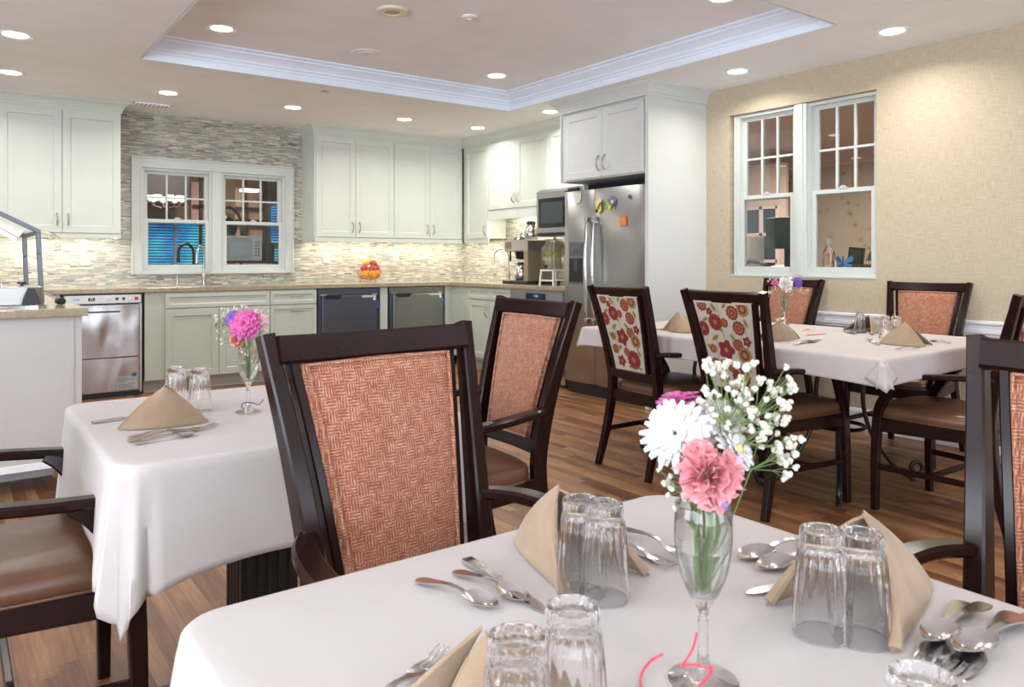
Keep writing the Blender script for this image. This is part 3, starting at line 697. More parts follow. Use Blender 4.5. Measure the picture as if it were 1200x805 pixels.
# magnets on the doors (front skin lies near X = 4.43-.075)
FX = 4.43-.0775
def mag(px, py): y = YatX(px, FX); F = Vector((FX, y, 0)).dot(FD); return (FX, y, HC-(py-304)/FPX*F)
def flatdisc(b, x, z, r, y0, y1, n=16, sx=1, sz=1, rot=0):
    b.prism([(x+r*sx*math.cos(2*PI*i/n)*math.cos(rot)-r*sz*math.sin(2*PI*i/n)*math.sin(rot), z+r*sx*math.cos(2*PI*i/n)*math.sin(rot)+r*sz*math.sin(2*PI*i/n)*math.cos(rot)) for i in range(n)], y0, y1)
yel = simple('magnet_yellow', (.75, .62, .05), .4); grn = simple('magnet_green', (.22, .42, .08), .4); vio = simple('magnet_violet', (.14, .16, .42), .4)
t = thing('fridge_magnet', 'yellow and black bee magnet on the fridge door', 'magnet', mag(702, 241), H_, 'magnets on the fridge')
b = MB(); flatdisc(b, 0, -.008, .04, -.006, 0, sx=.72, sz=1.15, rot=.4); b.build('body', yel, t)
b = MB()
for k in range(3): flatdisc(b, -.006+k*.012, -.028+k*.022, .03, -.008, -.006, 10, sx=.8, sz=.16, rot=.5)
flatdisc(b, -.022, -.042, .013, -.008, 0); b.build('stripes', M['black'], t)
b = MB(); flatdisc(b, -.022, .018, .024, -.007, 0, sx=.7, sz=1.2, rot=.6); flatdisc(b, .012, .04, .022, -.007, 0, sx=.7, sz=1.2, rot=-.3); b.build('wing', simple('magnet_wing', (.72, .66, .35), .4), t)
t = thing('fridge_magnet', 'blue and yellow flower magnet on the fridge door right of the bee', 'magnet', mag(715, 238), H_, 'magnets on the fridge')
b = MB()
for k in range(5): a = k*2*PI/5+.4; flatdisc(b, .03+.03*math.cos(a), .01+.03*math.sin(a), .019, -.005, 0)
b.build('petals', vio, t)
b = MB(); flatdisc(b, .03, .01, .017, -.008, 0); flatdisc(b, -.004, -.032, .02, -.006, 0, sx=.8, sz=1.1); b.build('flower_center', yel, t)
b = MB(); flatdisc(b, -.03, -.02, .022, -.005, 0, sx=1.3, sz=.6, rot=.7); flatdisc(b, -.03, .022, .02, -.005, 0, sx=1.2, sz=.6, rot=-.6); flatdisc(b, .05, -.03, .018, -.005, 0, sx=.6, sz=1.3); b.build('leaves', grn, t)
t = thing('fridge_magnet', 'square orange magnet low on the right fridge door', 'magnet', mag(730.5, 259), H_, 'magnets on the fridge')
b = MB(); b.box(-.035, .035, -.005, 0, -.038, .038, .001, mtx=Matrix.Rotation(R(-6), 4, 'Y')); o_ = b.build('backing', simple('magnet_orange', (.75, .20, .05), .5), t)
b = MB()
for k in range(4): b.box(-.025+.004*k, .015+.003*k, -.0062, -.005, .02-.012*k, .0235-.012*k)
b.build('print', simple('magnet_orange_print', (.85, .45, .2), .5), t)
t = thing('fridge_magnet', 'white shield-shaped paper magnet on the freezer door', 'magnet', mag(677, 232), H_, 'magnets on the fridge')
b = MB(); b.prism([(-.048, .035), (.045, .038), (.048, -.01), (.035, -.018), (.03, -.04), (-.025, -.042), (-.033, -.015), (-.046, -.008)], -.003, 0); b.build('paper', simple('magnet_white', (.66, .64, .58), .6), t)
b = MB()
for k in range(4): b.box(-.03, .03-.004*k, -.0038, -.003, .022-.012*k, .0245-.012*k)
b.build('print', simple('magnet_print', (.42, .42, .40), .6), t)
# ---------------------------------------------------------------- dining chairs (front = local +Y)
def mk_chair(label):
    t = thing('dining_chair', label, 'chair')
    wd = M['wood']
    def sm(pts, n=6):        # Catmull-Rom smoothing
        P = [Vector(p) for p in pts]; P = [P[0]*2-P[1]]+P+[P[-1]*2-P[-2]]; out = []
        for i in range(1, len(P)-2):
            for k in range(n):
                u = k/n; a, b_, c, d = P[i-1:i+3]
                out.append(.5*((2*b_)+(-a+c)*u+(2*a-5*b_+4*c-d)*u*u+(-a+3*b_-3*c+d)*u**3))
        out.append(P[-2]); return out
    for s in (1, -1):
        b = MB()
        pts = sm([(s*.212, -.318, 0), (s*.202, -.262, .22), (s*.190, -.232, .44), (s*.194, -.248, .60), (s*.211, -.295, .80), (s*.236, -.358, 1.016)])
        b.bar(pts, lambda u: .030+.006*math.sin(PI*u), lambda u: .034+.018*math.sin(PI*min(1, u*1.05)), up=(0, 1, .15), bev=.12)
        b.build('rear_leg', wd, t, 35)
        b = MB()
        pts = sm([(s*.247, .238, 0), (s*.243, .236, .25), (s*.238, .225, .445), (s*.240, .19, .53), (s*.255, .14, .60), (s*.262, .10, .630)])
        b.bar(pts, lambda u: .032, lambda u: .030+.014*math.sin(PI*u), up=(0, 1, .15), bev=.12)
        b.build('front_leg', wd, t, 35)
        b = MB()
        pts = sm([(s*.200, -.254, .656), (s*.246, -.17, .658), (s*.270, -.05, .650), (s*.272, .07, .640), (s*.262, .155, .633), (s*.25, .178, .632)])
        b.bar(pts, lambda u: .030+.020*math.sin(PI*min(1, .1+u*.9)), lambda u: .024, up=(0, 0, 1), bev=.25)
        b.build('arm', wd, t, 35)
        b = MB(); b.bar([(s*.202, -.25, .20), (s*.243, .236, .20)], .018, .026); b.build('side_stretcher', wd, t)
        b = MB(); b.bar([(s*.192, -.235, .405), (s*.218, 0, .40), (s*.238, .215, .395)], .024, .062); b.build('side_rail', wd, t)
    def yb(z): return -.232-(z-.44)*.12-(max(0, z-.44)**1.6)*.16
    b = MB(); b.bar([(-.192, -.232, .40), (.192, -.232, .40)], .024, .06); b.build('rear_rail', wd, t)
    b = MB(); b.bar([(-.238, .226, .40), (-.14, .252, .40), (0, .262, .40), (.14, .252, .40), (.238, .226, .40)], .024, .062); b.build('front_rail', wd, t)
    b = MB(); b.bar([(-.228, 0, .20), (.228, 0, .20)], .018, .024); b.build('cross_stretcher', wd, t)
    # top rail bows back a little and dips in the middle
    b = MB(); n = 12; pts = []
    for i in range(n+1):
        u = -1+2*i/n; pts.append((u*.222, -.337-.014*(1-u*u), .987-.003*(1-u*u)))
    b.bar(pts, .030, .056, up=(0, -.28, 1), bev=.2); b.build('top_rail', wd, t, 35)
    b = MB(); b.bar([(-.192, yb(.525), .525), (0, yb(.525)-.01, .525), (.192, yb(.525), .525)], .026, .052, up=(0, -.2, 1), bev=.2); b.build('lower_back_rail', wd, t, 35)
    def half(z): return .130+(.178-.130)*((z-.545)/(.968-.545))**1.15
    zs = [.548+(.964-.548)*k/8 for k in range(9)]
    for s in (1, -1):
        b = MB(); b.bar([(s*(half(z)+.009), yb(z)-.002, z) for z in zs], .020, .030, up=(0, 1, .15)); b.build('back_stile', wd, t, 35)
    # front upholstery panel (rounded, piped) and the printed cloth on the outside of the back
    def zst(e): return [zs[0]+q for q in (0, .004, .012, .025)]+zs[1:-1]+[zs[-1]-q for q in (.025, .012, .004, 0)]
    def kk(z): d = min(z-zs[0], zs[-1]-z); return .45+.55*min(1, (d/.03))**.5
    b = MB(); rings = []
    for z in zst(0):
        h_ = half(z); k = kk(z); y = yb(z)
        pf = [(-h_, 0), (-h_, .010*k), (-h_+.004, .018*k), (-h_+.015, .024*k), (-h_*.6, .028*k), (-h_*.2, .030*k)]
        rings.append([(u, y+v, z) for u, v in pf]+[(-u, y+v, z) for u, v in reversed(pf)])
    b.loft(rings); pan = b.build('back_cushion', M['tweed'], t, 60)
    L = [(-half(z)+.009, yb(z)+.0255, z) for z in [zs[0]+.008]+zs[1:-1]+[zs[-1]-.008]]; hT, hB = half(zs[-1])-.009, half(zs[0])-.009
    L += [(-hT+2*hT*i/8, yb(zs[-1])+.0255, zs[-1]-.008) for i in range(1, 8)]+[(-x, y, z) for x, y, z in reversed(L[:9])]+[(hB-2*hB*i/8, yb(zs[0])+.0255, zs[0]+.008) for i in range(1, 8)]
    b = MB(); b.tube(L, .0048, 8, closed=True, up=(0, 1, 0)); b.build('piping', M['tweed'], pan, True)
    # outside back with its floral print (all one mesh)
    b = MB(); zz = [zs[0]+(zs[-1]-zs[0])*k/24 for k in range(25)]
    b.loft([[(-half(z), yb(z), z), (half(z), yb(z), z), (half(z), yb(z)-.006, z), (half(z)-.004, yb(z)-.008, z), (-half(z)+.004, yb(z)-.008, z), (-half(z), yb(z)-.006, z)] for z in zz])
    def P(x, z, k): return (x, yb(z)-.0086-.0004*k, z)
    def blob(x, z, rad, k, mi, n=20, lobes=0, amp=0, sx=1, sz=1, rot=0):
        b.mi = mi; pts = []
        for i in range(n):
            a = 2*PI*i/n; rr = rad*(1+(amp*math.cos(lobes*a) if lobes else 0))
            u, v = rr*sx*math.cos(a), rr*sz*math.sin(a)
            X = x+u*math.cos(rot)-v*math.sin(rot); Z = z+u*math.sin(rot)+v*math.cos(rot)
            Z = min(max(Z, .556), .955); hx = half(Z)-.006; X = min(max(X, -hx), hx); pts.append(P(X, Z, k))
        c = b.bm.verts.new(P(min(max(x, -half(z)+.006), half(z)-.006), z, k)); vs = [b.bm.verts.new(p) for p in pts]
        for i in range(n): b._f((c, vs[i], vs[(i+1) % n]))
        b.mi = 0
    def stem(x0, z0, x1, z1, bend=.01):
        b.mi = 5; n = 8; L = []
        for i in range(n+1):
            u = i/n; L.append((x0+(x1-x0)*u+bend*math.sin(PI*u), z0+(z1-z0)*u))
        for (xa, za), (xb, zb) in zip(L, L[1:]):
            b.poly([P(xa-.0013, za, 1), P(xa+.0013, za, 1), P(xb+.0013, zb, 1), P(xb-.0013, zb, 1)])
        b.mi = 0
    def leaf(x, z, L, rot): blob(x, z, L, 2, 6, 14, sx=1, sz=.48, rot=rot); blob(x, z, L*.62, 3, 5, 12, sx=1, sz=.22, rot=rot)
    def flower(x, z, r, kind):
        if kind == 'berry': blob(x, z, r, 2, 1, 40, 14, .07); blob(x, z, r*.74, 3, 2, 28, 10, .05); blob(x, z, r*.30, 4, 3, 12)
        if kind == 'red': blob(x, z, r, 2, 2, 40, 5, .17); blob(x, z, r*.42, 3, 1, 16); blob(x, z, r*.25, 4, 4, 12)
        if kind == 'rust': blob(x, z, r, 2, 1, 36, 11, .08); blob(x, z, r*.68, 3, 3, 24); blob(x, z, r*.42, 4, 2, 16); blob(x, z, r*.2, 5, 4, 10)
        if kind == 'gold': blob(x, z, r, 2, 4, 36, 12, .08); blob(x, z, r*.66, 3, 1, 22); blob(x, z, r*.35, 4, 4, 14)
    stem(.02, .56, -.03, .955, -.012); stem(.08, .60, .075, .80); stem(-.09, .62, -.075, .80); stem(.0, .70, .035, .83, .005); stem(.09, .66, .11, .86)
    for q in ((.045, .615, .052, 'berry'), (-.06, .60, .030, 'red'), (-.02, .735, .044, 'red'), (.085, .72, .038, 'gold'), (.055, .765, .028, 'rust'), (.115, .935, .036, 'gold'),
              (.052, .915, .034, 'rust'), (.075, .845, .034, 'rust'), (-.125, .945, .03, 'rust'), (-.005, .865, .022, 'rust'), (-.14, .83, .036, 'berry'), (-.085, .915, .018, 'red'), (-.098, .665, .026, 'rust'), (.11, .785, .022, 'red'), (-.06, .865, .040, 'berry'), (-.1, .735, .024, 'gold'), (-.005, .655, .024, 'rust')):
        flower(*q)
    for q in ((-.055, .935, .026, 2.2), (-.075, .79, .026, .6), (.03, .80, .020, 2.4), (-.06, .675, .024, .5), (.01, .945, .018, .7), (.10, .655, .020, 2.0), (.01, .575, .018, .3), (.12, .87, .022, 1.9), (-.12, .875, .022, .4), (-.035, .83, .018, 2.6), (.09, .57, .016, 2.7), (-.12, .74, .02, 2.2)): leaf(*q)
    b.build('back_floral_cloth', FLORAL, t)
    # seat: domed vinyl pad
    b = MB(); rings = []
    def outline(k, n=40):
        out = []
        for i in range(n):
            a = 2*PI*i/n; c, s_ = math.cos(a), math.sin(a); e = .42
            x = abs(c)**e*(1 if c > 0 else -1); y = abs(s_)**e*(1 if s_ > 0 else -1)
            hw = .212+.036*(y+1)/2; yy = -.225+(.50)*(y+1)/2; yy += .014*(1-x*x)*max(0, y)
            out.append((x*hw*k, (yy-.02)*k+.02))
        return out
    for k, z in ((.97, .425), (1, .435), (1.008, .455), (.985, .472), (.93, .482), (.8, .489), (.5, .494), (.15, .495)):
        rings.append([(x, y, z) for x, y in outline(k)])
    b.loft(rings); seat = b.build('seat', M['leather'], t, 75)
    b = MB(); b.tube([(x, y, .432) for x, y in outline(1.012)], .004, 6, closed=True); b.build('seat_welt', M['leather'], seat, True)
    for x, y in ((.247, .238), (-.247, .238), (.212, -.318), (-.212, -.318)):
        b = MB(); b.lathe([(.001, .0), (.012, .0), (.013, .006), (.001, .006)], 12, c=(x, y, -.001)); b.build('glide', M['nickel'], t, True)
    return t
cream = mk_paint('floral_cream_ground', (.50, .455, .385), .85)
FLORAL = [cream, simple('floral_rust', (.19, .035, .02), .85), simple('floral_red', (.20, .016, .024), .85), simple('floral_orange', (.33, .11, .04), .85), simple('floral_gold', (.30, .18, .065), .85), simple('floral_dark_green', (.10, .10, .03), .85), simple('floral_olive', (.28, .27, .10), .85)]
ch = [((.748, 1.105), 184.8, 'large armchair with orange tweed back at left front, tucked under the nearest table'),
 ((1.367, 2.207), 87, 'armchair with orange tweed back at the right side of the left table'),
 ((3.264, 2.957), -95.6, 'dark wood armchair with floral cloth back, the one nearer the fridge at the far table'),
 ((3.237, 2.252), -93.2, 'dark wood armchair with floral cloth back, behind the bouquet at the far table'),
 ((3.707, 1.613), -1.8, 'dark wood armchair with brown seat at the near end of the far table'),
 ((4.62, 3.29), 88, 'dark wood armchair with tweed back standing behind the small white and purple bouquet'),
 ((4.61, 2.29), 94, 'dark wood armchair with tweed back against the linen wall chair rail, nearest the right edge'),
 ((1.20, .385), 92, 'dark wood armchair cut off by the right edge, at the nearest table'),
 ((.11, 2.14), -90, 'dark wood armchair cut off by the left edge, at the left table beside the island')]
c0 = mk_chair(ch[0][2]); c0['group'] = 'dining chairs'
c0.location = (*ch[0][0], 0); c0.rotation_euler = (0, 0, R(ch[0][1]))
for p, a, l in ch[1:]: dup(c0, (*p, 0), R(a), l)

# ---------------------------------------------------------------- tables with their cloths
def rrect(x0, x1, y0, y1, r, n=10):
    out = []
    for cx_, cy_, a0 in ((x1-r, y0+r, -90), (x1-r, y1-r, 0), (x0+r, y1-r, 90), (x0+r, y0+r, 180)):
        for i in range(n+1):
            a = R(a0+90*i/n); out.append((cx_+r*math.cos(a), cy_+r*math.sin(a), math.cos(a), math.sin(a), (i/n)))
    return out
def resample(pts, step):
    out = []
    n = len(pts)
    for i in range(n):
        p, q = pts[i], pts[(i+1) % n]; d = math.hypot(q[0]-p[0], q[1]-p[1]); k = max(1, int(d/step))
        for j in range(k):
            u = j/k; out.append(tuple(p[m]+(q[m]-p[m])*u for m in range(4)))
    return out
def cloth(name, label, x0, x1, y0, y1, z, r, drop, cdrop, flare, seed, ripple=.012, square=False):
    per = resample(rrect(x0, x1, y0, y1, r), .02); n = len(per); rr = random.Random(seed)
    cx_, cy_ = (x0+x1)/2, (y0+y1)/2; ph = [rr.uniform(0, 6.28) for _ in range(6)]
    b = MB(); rings = []
    # total drop along the perimeter: corners of a square cloth hang lower
    info = []
    L = 0
    for i, (x, y, nx, ny) in enumerate(per):
        l_ = math.hypot(nx, ny); nx, ny = nx/l_, ny/l_
        c = max(0, min(abs(nx), abs(ny)))*1.414   # 1 at the corner normal
        ex_ = min(x-x0, x1-x); ey_ = min(y-y0, y1-y)
        near = math.exp(-((ex_+ey_)/.10)**1.0*1.0)
        L += .02
        fold = math.sin(L*23+ph[0])*.4+math.sin(L*11+ph[1])*.6
        info.append((x, y, nx, ny, c, near, fold, L))
    K = 14
    for k in (0, .25, .5, .75, .9):
        rings.append([(cx_+(x-cx_)*k if k else cx_+(x-cx_)*.02, cy_+(y-cy_)*(k or .02), z) for x, y, *_ in info])
    ringsA = rings
    rings.append([(x-nx*.012, y-ny*.012, z) for x, y, nx, ny, *_ in info])
    rings.append([(x-nx*.004, y-ny*.004, z-.0015) for x, y, nx, ny, *_ in info])
    rings.append([(x+nx*.001, y+ny*.001, z-.006) for x, y, nx, ny, *_ in info])
    for k in range(1, K+1):
        u = k/K; row = []
        for x, y, nx, ny, c, near, fold, L in info:
            D = drop+(cdrop-drop)*(.5*near**1.3+.5*c**3)+.006*math.sin(L*5+ph[2])
            s = u*D
            off = flare*s*(.35+.5*near)+ripple*u*fold*(1-near*.5)+near*u*.035*math.sin(c*9+ph[3])
            row.append((x+nx*(.003+off), y+ny*(.003+off), z-.008-s+.0))
        rings.append(row)
    b.loft(rings, True, False)
    b._f(list(reversed([v for v in b.bm.verts[:n]]))) if False else None
    b.bm.verts.ensure_lookup_table(); b._f([b.bm.verts[i] for i in range(n)])
    o = b.build(name, M['cloth'], None, 80)
    addmod(o, 'SOLIDIFY', thickness=.0015, offset=-1)
    return tag(o, label, 'tablecloth', 'white tablecloths')
TZ = .75
cloth('tablecloth', 'white cloth on the nearest table, holding the pink carnation bouquet', .205, 1.024, -.16, .936, TZ, .055, .24, .36, .12, 3)
cloth('tablecloth', 'white cloth on the left table, its long corner hanging beside the brown chair seat', .262, 1.115, 1.665, 2.50, TZ, .07, .215, .375, .10, 11, .010)
FARCLOTH = cloth('tablecloth', 'white cloth on the far table along the linen wall windows', 3.10, 4.345, 1.625, 3.50, TZ, .02, .102, .12, .10, 5, .003)
b = MB(); T_, L_f, R_f, B_f = Vector((3.093, 1.618, TZ+.0025)), Vector((3.088, 1.70, .662)), Vector((3.19, 1.612, .662)), Vector((3.075, 1.60, .615))
for q in ((T_, L_f), (T_, R_f)):
    V = []
    for i in range(7):
        a_ = q[1].lerp(B_f, i/6); V.append([b.bm.verts.new(q[0].lerp(a_, j/6)) for j in range(1, 7)])
    for a_, c_ in zip(V, V[1:]):
        for j in range(5): b._f((a_[j], c_[j], c_[j+1], a_[j+1]))
fl = b.build('corner_flap', M['cloth'], FARCLOTH, 'all'); addmod(fl, 'SOLIDIFY', thickness=.002)
def fluted(b, x0, x1, y0, y1, z0, z1):
    b.box(x0, x1, y0, y1, z0, z1)
    for i in range(5):
        c = x0+(x1-x0)*(i+.5)/5; b.box(c-.008, c+.008, y0-.006, y0, z0, z1); b.box(c-.008, c+.008, y1, y1+.006, z0, z1)
        c = y0+(y1-y0)*(i+.5)/5; b.box(x0-.006, x0, c-.008, c+.008, z0, z1); b.box(x1, x1+.006, c-.008, c+.008, z0, z1)
def ped_table(label, x0, x1, y0, y1, zt=TZ-.003):
    cx_, cy_ = (x0+x1)/2, (y0+y1)/2
    t = thing('dining_table', label, 'table', (cx_, cy_, 0), group='pedestal dining tables'); w, d = (x1-x0)/2, (y1-y0)/2
    b = MB(); b.prism([(p[0], p[1]) for p in rrect(-w, w, -d, d, .068)], zt-.03, zt, 'xy'); b.build('tabletop', M['wood'], t)
    b = MB(); fluted(b, -.07, .07, -.07, .07, .05, zt-.09); b.build('column', M['iron'], t)
    b = MB(); b.box(-.26, .26, -.05, .05, zt-.09, zt-.031); b.box(-.05, .05, -.26, .26, zt-.09, zt-.031); b.build('top_bracket', M['iron'], t)
    for a in range(4):
        b = MB(); b.bar([(0.05, 0, .055), (.2, 0, .05), (.36, 0, .03)], .06, lambda u: .06-.02*u); o = b.build('foot', M['iron'], t); o.rotation_euler = (0, 0, a*PI/2)
        b = MB(); b.cyl((.34, 0, 0), (.34, 0, .015), .02, 12); g = b.build('foot_pad', M['black'], o)
    return t
ped_table('black fluted pedestal table under the nearest white cloth', .212, 1.017, -.153, .929)
ped_table('black fluted pedestal table under the left white cloth', .27, 1.107, 1.673, 2.492)
t = thing('dining_table', 'long table under the far white cloth, on curved black iron legs with scrolled feet', 'table', (3.72, 2.56, 0))
b = MB(); b.prism([(p[0], p[1]) for p in rrect(-.612, .617, -.927, .932, .03)], TZ-.035, TZ-.003, 'xy'); b.build('tabletop', M['wood'], t)
def scroll_leg(cx_, cy_, fx, fy):
    d = Vector((fx-cx_, fy-cy_, 0)); L = d.length; d.normalize(); b = MB(); pts = []
    c = Vector((cx_, cy_, 0))
    prof = [(.05, .71), (.10, .62), (.13, .52), (.13, .42), (.15, .32), (.20, .21), (.27, .12), (.34, .05), (.40, .022), (.445, .03), (.465, .065), (.445, .095), (.41, .092), (.40, .065), (.42, .055)]
    k = L/.43
    P = [c+d*(r_*k)+Vector((0, 0, z_)) for r_, z_ in prof]; P = [P[0]]+P+[P[-1]]; out = []
    for i in range(1, len(P)-2):
        for j in range(4):
            u = j/4; a_, b_, c_, d_ = P[i-1:i+3]
            out.append(.5*((2*b_)+(-a_+c_)*u+(2*a_-5*b_+4*c_-d_)*u*u+(-a_+3*b_-3*c_+d_)*u**3))
    b.tube(out, .0115, 8, up=(d.y, -d.x, 0)); b.cyl(c+d*(.41*k)+Vector((0, 0, 0)), c+d*(.41*k)+Vector((0, 0, .02)), .016, 10)
    return b.build('iron_leg', M['iron'], t, True)
for cy_ in (-.38, .42):
    for sx in (-1, 1):
        for sy in (-1, 1): scroll_leg(0, cy_, sx*.37, cy_+sy*.21)
    b = MB(); b.box(-.28, .28, cy_-.03, cy_+.03, TZ-.055, TZ-.036); b.box(-.03, .03, cy_-.25, cy_+.25, TZ-.055, TZ-.036); b.cyl((0, cy_, .12), (0, cy_, .70), .022, 14); b.build('top_bracket', M['iron'], t)
    b = MB(); b.lathe([(.12, .29), (.135, .30), (.12, .31), (.105, .30), (.12, .29)], 24, c=(0, cy_, 0)); b.build('leg_ring', M['iron'], t, True)

# ---------------------------------------------------------------- glassware
def mk_tumbler(label):
    t = thing('tumbler', label, 'glass', group='upturned water tumblers')
    N = 96; b = MB(); nf = 16
    prof = [(.0292, 0), (.0305, .0006), (.0310, .004), (.0306, .02), (.0300, .035), (.0290, .05), (.0280, .065), (.0268, .078), (.0258, .088), (.0250, .093), (.0236, .0955), (.0232, .099), (.0236, .104), (.0235, .110), (.0225, .1145), (.0195, .1155), (.0165, .1135), (.0155, .111), (.006, .1095), (.0002, .1095)]
    inner = [(.0002, .097), (.010, .0975), (.0185, .0955), (.0225, .088), (.0242, .075), (.0258, .055), (.0272, .035), (.0284, .018), (.0288, .004), (.0286, .0004)]
    def mod(k, a):
        amp = 0
        if k < len(prof):
            z = prof[k][1]
            if .03 < z < .094: amp = .075*min(1, (z-.03)/.025)
            elif .0955 < z < .1145: amp = .05
            if .094 <= z < .1125 and z > .112: amp = .03
        return 1-amp*abs(math.sin(nf*a/2))**1.0
    b.lathe(prof+inner, N, mod=mod, caps=False)
    # radial relief inside the foot ring
    b.build('tumbler_body', M['glass'], t, 60)
    return t
tz = .8625
tum = [((708, 592), 'front upturned tumbler between the left khaki napkin and the bouquet'), ((681, 587), 'upturned tumbler half wrapped by the tall napkin left of the bouquet'),
       ((671, 713), 'upturned tumbler standing at the bottom, right of the peaked napkin'), ((606, 748), 'upturned tumbler half hidden behind the peaked napkin at the bottom'),
       ((963, 623), 'upturned tumbler in front of the right khaki napkin'), ((1009, 627), 'upturned tumbler wrapped by the right khaki napkin'), ((1081, 796), 'upturned tumbler of which only the foot shows at the bottom right')]
tm0 = None
for (px, py), l in tum:
    p = WZ(px, py, TZ+.1125); p.z = TZ+.0008
    if tm0 is None: tm0 = mk_tumbler(l); tm0.location = p
    else: dup(tm0, p, rnd.uniform(0, 1), l)
for (px, py), l in (((206, 479), 'upturned tumbler behind the napkin on the left table'), ((234, 482), 'upturned tumbler right of the napkin on the left table')):
    p = WZ(px, py, TZ); p.z = TZ+.0008; dup(tm0, p, .3, l)
for (px, py), l in (((1008, 390), 'upturned tumbler in front of the open napkin on the far table'), ((1037, 396), 'left upturned tumbler behind the peaked napkin on the far table'), ((1050, 396.5), 'right upturned tumbler behind the peaked napkin on the far table')):
    p = WZ(px, py, TZ); p.z = TZ+.0008; dup(tm0, p, .5, l)

def mk_flute(label, water=True, grp='flower flutes'):
    t = thing('flute_vase', label, 'vase', group=grp)
    b = MB()
    outer = [(.0002, 0), (.030, 0), (.0335, .0012), (.0335, .0025), (.022, .006), (.010, .0105), (.0065, .016), (.0052, .03), (.0050, .055), (.0056, .070), (.0095, .078), (.0165, .090), (.0225, .105), (.0262, .122), (.0280, .140), (.0276, .155), (.0262, .172)]
    inner = [(.0252, .1715), (.0264, .155), (.0268, .140), (.0248, .122), (.0210, .105), (.0148, .091), (.0070, .084), (.0002, .082)]
    b.lathe(outer+[(.0257, .1728)]+inner, 40); b.build('glass_body', M['thin'], t, 70)
    if water:
        b = MB(); b.lathe([(.0002, .0828), (.0066, .0846), (.0144, .0915), (.0206, .1055), (.0243, .122), (.0257, .131), (.0002, .131)], 32); b.build('water', M['water'], t, 50)
    return t
v1 = mk_flute('clear flute vase holding the pink carnation bouquet on the nearest table'); P1 = WZ(824, 800, TZ); P1.z = TZ+.0008; v1.location = P1
P2 = WZ(291, 483, TZ); P2.z = TZ+.0008; dup(v1, P2, 0, 'clear flute vase holding the magenta flower on the left table')
P3 = WZ(919, 380.5, TZ); P3.z = TZ+.0008; dup(v1, P3, 0, 'clear flute vase holding the white and purple flowers on the far table')

# ---------------------------------------------------------------- flatware
def loft_piece(b, st, t=.0016, m=6):
    """st: (x, halfwidth, z, dish) stations along local x"""
    rings = []
    for x, w, z, c in st:
        top = [(x, w*j/m, z+c*((j/m)**2)) for j in range(-m, m+1)]
        rings.append(top+[(p[0], p[1]*.96, p[2]-t) for p in reversed(top)])
    b.loft(rings)
HAND = [(0, .004, .004), (.004, .0085, .0045), (.014, .0105, .0055), (.03, .0095, .007), (.05, .006, .010), (.07, .0042, .012), (.09, .0036, .0115), (.105, .0036, .009)]
def mk_spoon(label, s=1.0, nm='spoon'):
    t = thing(nm, label, 'spoon', group='flatware on the tables')
    b = MB(); loft_piece(b, [(x*s, w*s, z, .0) for x, w, z in HAND], .0022); b.build('handle', M['flatware'], t, 45)
    b = MB(); st = []
    for i in range(15):
        u = i/14; w = .0205*math.sin(PI*min(.985, u**.8*.985+.012))**.62; d = .0075*math.sin(PI*u)
        st.append(((.102+.062*u)*s, max(w, .0034)*s, .0085-.0035*math.sin(PI*u*.5)-d+.0022, d*1.0))
    loft_piece(b, st, .0013, 8); b.build('bowl', M['flatware'], t, 60)
    return t
def mk_fork(label):
    t = thing('fork', label, 'fork', group='flatware on the tables')
    b = MB(); loft_piece(b, [(x, w, z, 0) for x, w, z in HAND], .0022); b.build('handle', M['flatware'], t, 45)
    b = MB(); loft_piece(b, [(.102, .0036, .009, 0), (.112, .006, .0075, 0), (.122, .0115, .0055, .0006), (.138, .0125, .0045, .0008)], .0018); b.build('shoulder', M['flatware'], t, 45)
    for k in range(4):
        y = -.0108+.0072*k; b = MB(); b.bar([(.136, y, .0042), (.150, y, .0038), (.165, y, .0058), (.178, y*.97, .0095)], lambda u: .0036-.0014*u, .0020, bev=.2); b.build('tine', M['flatware'], t, True)
    return t
def mk_knife(label):
    t = thing('knife', label, 'knife', group='flatware on the tables')
    b = MB(); loft_piece(b, [(0, .005, .006, 0), (.003, .009, .0065, 0), (.02, .0095, .007, 0), (.05, .0072, .007, 0), (.085, .006, .0068, 0), (.095, .0075, .0066, 0)], .0055); b.build('handle', M['flatware'], t, 45)
    b = MB(); loft_piece(b, [(.094, .006, .0045, 0), (.11, .0085, .0045, 0), (.15, .0095, .004, 0), (.19, .009, .003, 0), (.205, .005, .0022, 0), (.212, .001, .002, 0)], .0014); b.build('blade', M['flatware'], t, 45)
    return t
def lay(obj, a, b_, z=TZ, first=False, label=None, lift=0.0):
    """handle end at photo point a, working end towards photo point b (both on the cloth)"""
    A = WZ(*a, z+.004); B = WZ(*b_, z+.004); d = (B-A).xy; ang = math.atan2(d.y, d.x)
    full = {'spoon': .164, 'fork': .178, 'knife': .212}[obj['category']]; k = min(1.2, max(.8, d.length/full)); d.normalize()
    loc = (B.x-d.x*full*k, B.y-d.y*full*k, z+.0012+lift)
    o = obj if label is None else dup(obj, loc, ang, label)
    o.location = loc; o.rotation_euler = (0, 0, ang); o.scale = (k, k, 1); return o
sp = mk_spoon('teaspoon at the left of the nearest table, the one farthest left'); lay(sp, (494, 681), (583, 713))
lay(sp, (536, 671), (620, 706), label='spoon lying between the knife and the leftmost teaspoon')
kn = mk_knife('knife lying against the left khaki napkin on the nearest table'); lay(kn, (546, 656), (640, 716))
fk = mk_fork('fork at the bottom edge left of the peaked napkin'); lay(fk, (395, 862), (523, 765))
# behind the glasses, centre
lay(kn, (880, 690), (905, 700), label='knife whose rounded tip shows beside the right napkin') if False else None
